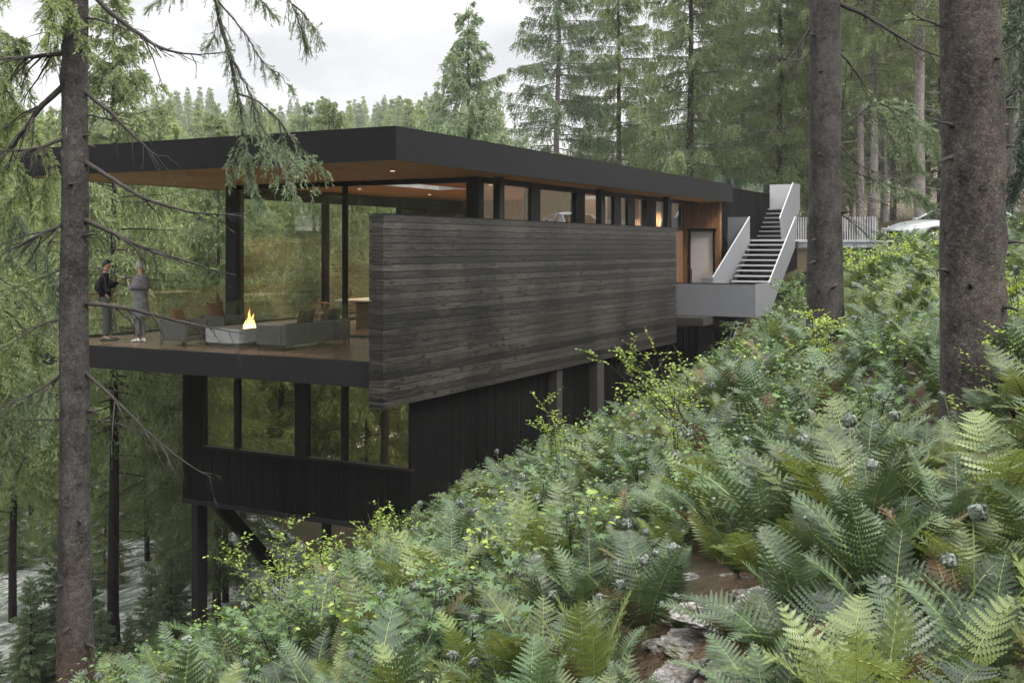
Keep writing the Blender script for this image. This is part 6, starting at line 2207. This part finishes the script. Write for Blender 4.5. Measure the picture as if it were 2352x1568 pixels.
shrub('lime leaved shrub before the steel leg and brace', gbase(640, 13.5), cluster((600, 1225, 13.5), 8, 110, 50, .7, 1), 11, 'leaf_y', .055, .032, twigs=8)
shrub('lime leaved shrub below the lowest corner of the dark storey', gbase(740, 14), cluster((745, 1240, 14), 8, 60, 65, .6, 2), 12, 'leaf_y', .055, .032, twigs=8)
shrub('pale lime shrub against the dark cladding under the ribbon window', gbase(880, 14.5), cluster((900, 1170, 14.5), 10, 80, 30, .6, 3), 13, 'leaf_y', .05, .03, twigs=7)
shrub('small lime sprig rising in front of the brown pier', gbase(1285, 15), cluster((1270, 950, 15), 6, 30, 45, .3, 4), 14, 'leaf_y', .055, .032, twigs=7)
shrub('arching lime branch crossing the lower edge of the timber wall', gbase(1600, 14), [at_d(1355, 800, 14), at_d(1395, 772, 14.2), at_d(1430, 850, 14), at_d(1500, 775, 13.8), at_d(1545, 790, 14), at_d(1460, 800, 14.1), at_d(1420, 800, 14)], 15, 'leaf_y', .055, .032, twigs=8, r0=.009)
shrub('low lime sprig under the arching branch', gbase(1580, 14.5), [at_d(1455, 890, 14.5), at_d(1490, 870, 14.5), at_d(1520, 885, 14.4)], 16, 'leaf_y', .05, .03, twigs=6)
shrub('leafy green shrub beside the corner of the grey landing', gbase(1760, 21), cluster((1740, 735, 21), 12, 75, 25, .8, 5), 17, 'leaf_g', .07, .045, twigs=8)
shrub('lime shrub at the foot of the dark grey trunk', gbase(1890, 15.5), cluster((1870, 760, 15.5), 14, 70, 55, .6, 6), 18, 'leaf_y', .06, .036, twigs=8)
shrub('upright thin shrub standing among the ferns beyond the balls', gbase(1560, 12), [at_d(1555, 870, 12), at_d(1565, 905, 12), at_d(1545, 930, 12)], 19, 'leaf_y', .045, .026, twigs=6)
shrub('small leafy twig crossing the foot of the thickest trunk', gbase(2330, 9.4), [at_d(2225, 815, 9.4), at_d(2250, 770, 9.4), at_d(2300, 755, 9.3), at_d(2290, 820, 9.5), at_d(2320, 800, 9.4)], 20, 'leaf_y', .045, .024, twigs=6)
shrub('bright shrub at the edge beside the thickest trunk', gbase(2350, 11), cluster((2335, 700, 11), 10, 28, 90, .6, 7), 21, 'leaf_y', .055, .034, twigs=8)
shrub('yellow green shrub below the parked car', gbase(2100, 25), cluster((2090, 560, 25), 14, 75, 18, 1.2, 8), 22, 'leaf_y', .08, .05, twigs=8, gap=.045)
shrub('pale green shrub hiding the wheels of the parked car', gbase(2120, 29), cluster((2120, 545, 29), 18, 65, 13, 1.0, 28), 42, 'leaf_g', .08, .05, twigs=9, gap=.045)
shrub('bright shrub right of the thickest trunk under the car window', gbase(2340, 27), cluster((2340, 528, 27), 14, 60, 16, 1.0, 29), 43, 'leaf_y', .08, .05, twigs=9, gap=.045)
shrub('green shrub under the outer guard of the stair', gbase(1820, 29), cluster((1830, 660, 29), 16, 45, 40, 1.0, 30), 44, 'leaf_g', .09, .055, twigs=9, gap=.05)
shrub('yellow green shrub before the low railing', gbase(1990, 24), cluster((1985, 590, 24), 12, 60, 22, 1.0, 9), 23, 'leaf_y', .08, .05, twigs=8, gap=.045)
# low lobed-leaf plants in patches between the ferns
patches = [(1120, 1430, 7.6, 110, 55, 'large lobed leaf plant low in the middle of the fern slope'), (1180, 1510, 6.6, 60, 35, 'lobed leaf plant beside the dark hollow'), (850, 1530, 8.2, 80, 40, 'lobed green plant at the lower edge left of the hollow'),
           (1990, 690, 15, 90, 45, 'broad patch of lobed leaves right of the dark grey trunk'), (2060, 820, 12.5, 90, 50, 'lobed leaf plant between the two right trunks'), (1830, 880, 13, 70, 45, 'lobed leaf plant below the dark grey trunk'),
           (80, 1520, 12.5, 90, 40, 'lobed leaf plant at the lowest corner beside the tan trunk'), (1010, 1330, 9.5, 70, 40, 'lobed leaf plant half way down the slope'), (2000, 980, 10.5, 80, 40, 'shaded lobed leaf plant left of the thickest trunk'), (760, 1440, 10.5, 90, 35, 'yellow green lobed plant below the steel brace'),
           (2030, 610, 19, 90, 35, 'yellow lobed leaf patch high on the slope under the fence'), (330, 1520, 11.5, 80, 30, 'lobed leaf plant right of the foot of the tan trunk'), (480, 1470, 11.5, 80, 30, 'lobed leaf plant before the foot of the steel leg'), (650, 1530, 9.6, 80, 30, 'lobed leaf plant at the lower edge below the lime shrub'), (560, 1390, 12.5, 70, 25, 'lobed leaf plant behind the ferns below the brace'), (960, 1480, 8, 70, 40, 'wide lobed leaf plant left of the largest lobed patch'), (1330, 1300, 9, 60, 40, 'lobed leaf plant in the middle of the near slope'), (1480, 1080, 12, 80, 40, 'lobed leaf plant above the near ferns'), (1260, 1130, 13, 70, 30, 'lobed leaf plant near the dark cladding'),
           (2130, 600, 17, 60, 40, 'yellow lobed leaf patch just left of the thickest trunk')]
for k, (u, v, d, su, sv, lab) in enumerate(patches):
    rg = random.Random(k)
    b = gbase(u, d)
    tips = []
    for _ in range(12):
        p = at_d(u + rg.uniform(-su, su), v + rg.uniform(-sv, sv), d + rg.uniform(-.6, .6))
        gz = Hz(p.x, p.y)
        tips.append(Vector((p.x, p.y, gz + rg.uniform(.30, .75))))
    shrub(lab, b, tips, 50 + k, 'leaf_y' if lab.startswith('yellow') else 'leaf_g', .085, .085, lobed=True, name='leafy_plant', twigs=6, gap=.06)

# small leaved ground cover between the ferns: nobody could count it
rg = np.random.default_rng(91)
LV, LT, LTi, LM = [], [], [], []
off = 0
n_s = 0
for _ in range(5200):
    d = math.sqrt(rs.uniform(8.2 ** 2, 36 ** 2)); u = rs.uniform(-260, 2620)
    x, y = ground_xy(u, d)
    if (x > 16.5 and y > 11.0) or (x > 31.5 and y > 8.75) or y > 19 or (d > 20 and u < 300) or (x > 39 and y < 6.6): continue
    dens_ = math.sin(x * .9 + 2 * math.sin(y * .7)) + math.sin(y * 1.3 + x * .4)
    if dens_ < -.2 and rs.random() < .75: continue
    z = Hz(x, y)
    if 1440 < u < 1960 and 1300 < 569 + (EYE - z) / d * FPX < 1950 and rs.random() < .8: continue
    hgt = rs.uniform(.25, .72)
    sz_l = rs.uniform(.028, .055) * (1 + .018 * d)
    tone = 0 if rs.random() < .82 else 1
    top = np.array([x + rs.uniform(-.15, .15), y + rs.uniform(-.15, .15), z + hgt])
    for k in range(rs.randint(9, 16)):
        p = top + rg.normal(size=3) * np.array([.11, .11, .07])
        a = rg.uniform(0, 6.28)
        dl = np.array([math.cos(a), math.sin(a), rg.uniform(-.4, .3)]); dl /= np.linalg.norm(dl)
        nn = np.array([0, 0, 1.0]) + rg.normal(size=3) * .4; nn -= dl * (nn @ dl); nn /= np.linalg.norm(nn)
        sc = rg.uniform(.7, 1.3)
        v_, t_ = leaf_tris(p, dl, nn, sz_l * sc, sz_l * .62 * sc, False)
        LV += v_; LT += [tuple(a_ + off for a_ in tt) for tt in t_]; LTi += [rg.uniform(0, 1)] * len(v_); LM += [tone] * len(t_)
        off += len(v_)
    n_s += 1
tag(link('leaf_cover', array_mesh('leaf_cover', np.array(LV), np.array(LT, dtype=np.int32), [M['leaf_g'], M['leaf_y']], np.array(LM), np.array(LTi))), 'small leaved green ground cover growing among the ferns', 'ground cover', kind='stuff')

# ------------------------------------------------------------------ pale lichen covered rocks and litter
rk = NT('lichen_rock')
v = rk.coord()
n1 = rk.noise(v, 4, 8, 0.75, .4); n2 = rk.noise(v, 26, 6, 0.75)
f = rk.math('ADD', rk.math('MULTIPLY', n1, .6), rk.math('MULTIPLY', n2, .4))
c = rk.ramp(f, [(.38, (.035, .028, .022)), (.46, (.13, .118, .10)), (.54, (.30, .29, .27)), (.66, (.50, .49, .465))])
c = rk.mix(rk.ramp(rk.noise(v, 2.2, 4), [(.56, (0, 0, 0)), (.66, (.8, .8, .8))]), c, (.10, .115, .03))
M['rock'] = rk.out(rk.principled(c, .9, .2, 0, rk.bump(f, 1.0, .06)))


def rock(x, y, r, seed, label, sx=1.5, sz_=.30):
    bm = bmesh.new(); bmesh.ops.create_icosphere(bm, subdivisions=6 if r > .15 else 4, radius=1)
    from mathutils import noise as mn
    for v_ in bm.verts:
        p = v_.co.copy()
        h_ = 1 + .26 * mn.noise(p * 1.3 + Vector((seed, 0, 0))) + .14 * mn.noise(p * 3.1 + Vector((0, seed, 0))) + .11 * mn.noise(p * 7 + Vector((0, 0, seed))) + .06 * mn.noise(p * 16) + .03 * mn.noise(p * 34)
        v_.co = Vector((p.x * r * sx, p.y * r, p.z * r * sz_)) * h_
    me = bpy.data.meshes.new('rock'); bm.to_mesh(me); bm.free()
    me.materials.append(M['rock'])
    me.polygons.foreach_set('use_smooth', np.ones(len(me.polygons), dtype=bool))
    o = link('rock', me, None, (x, y, Hz(x, y) - .02), seed * 1.3)
    tag(o, label, 'rock')


for k, ((x, y, r), lab) in enumerate(zip(ROCKS, ('largest pale lichen covered rock among the near ferns', 'pale rock behind the largest lichen rock', 'mossy pale rock lower down beside the dead stick', 'pale stone nearest the bright ferns', 'flat pale stone at the lower edge of the clearing', 'small pale rock just below the largest lichen rock'))):
    rock(x, y, r, k + 1, lab)
rs2 = random.Random(9)
for k in range(46):
    u = rs2.uniform(1480, 1900); d = ground_at(u, rs2.uniform(1310, 1600))
    x, y = ground_xy(u, d)
    rock(x, y, rs2.uniform(.03, .12), 20 + k, 'small pale stone in the needle litter near the lichen rocks')
    col.objects[-1]['group'] = 'small stones by the lichen rocks'
# needle litter and thin sticks on the bare patch
mb = MB()
for k in range(15000):
    u = rs2.uniform(1400, 1980); d = rs2.uniform(4.2, 7.8)
    x, y = ground_xy(u, d)
    z = Hz(x, y) + rs2.uniform(.004, .03)
    a, ln = rs2.uniform(0, 6.28), rs2.uniform(.03, .10)
    w = rs2.uniform(.0008, .0022)
    dx, dy = math.cos(a), math.sin(a)
    mb.add([(x - dy * w, y + dx * w, z), (x + dy * w, y - dx * w, z), (x + dx * ln, y + dy * ln, z - .4 * dy * ln + .1 * dx * ln + rs2.uniform(-.005, .02))], [(0, 1, 2)])
M['litter'] = simple('dry_needles', (.135, .085, .052), .9, .2, 0, .5, 20)
tag(mb.build('needle_litter', M['litter']), 'brown dry needles and twigs lying between the pale rocks', 'litter', kind='stuff')
a, b = Vector(gbase(1560, 5.6)), Vector(gbase(1740, 6.2))
mb = MB(); mb.tube([a + Vector((0, 0, .05)), a.lerp(b, .5) + Vector((.04, 0, .07)), b + Vector((0, 0, .06))], [.014, .011, .005], 7)
tag(mb.build('stick', M['twig'], smooth=True), 'thin dark dead stick lying behind the pale rocks', 'stick')
# ------------------------------------------------------------------ air
if HAZE > 0:
    mb = MB(); mb.box(-130, 430, -130, 430, -30, 75)
    h = mb.build('haze', bpy.data.materials.new('haze_air'))
    hm = h.data.materials[0]
    hm.use_nodes = True
    nt = hm.node_tree
    nt.nodes.clear()
    pv = nt.nodes.new('ShaderNodeVolumePrincipled')
    pv.inputs['Color'].default_value = (.93, .95, .97, 1)
    pv.inputs['Density'].default_value = HAZE
    pv.inputs['Anisotropy'].default_value = 0.3
    ou = nt.nodes.new('ShaderNodeOutputMaterial')
    nt.links.new(pv.outputs[0], ou.inputs['Volume'])
    tag(h, 'pale thin haze in the air over the valley', 'haze', kind='stuff')
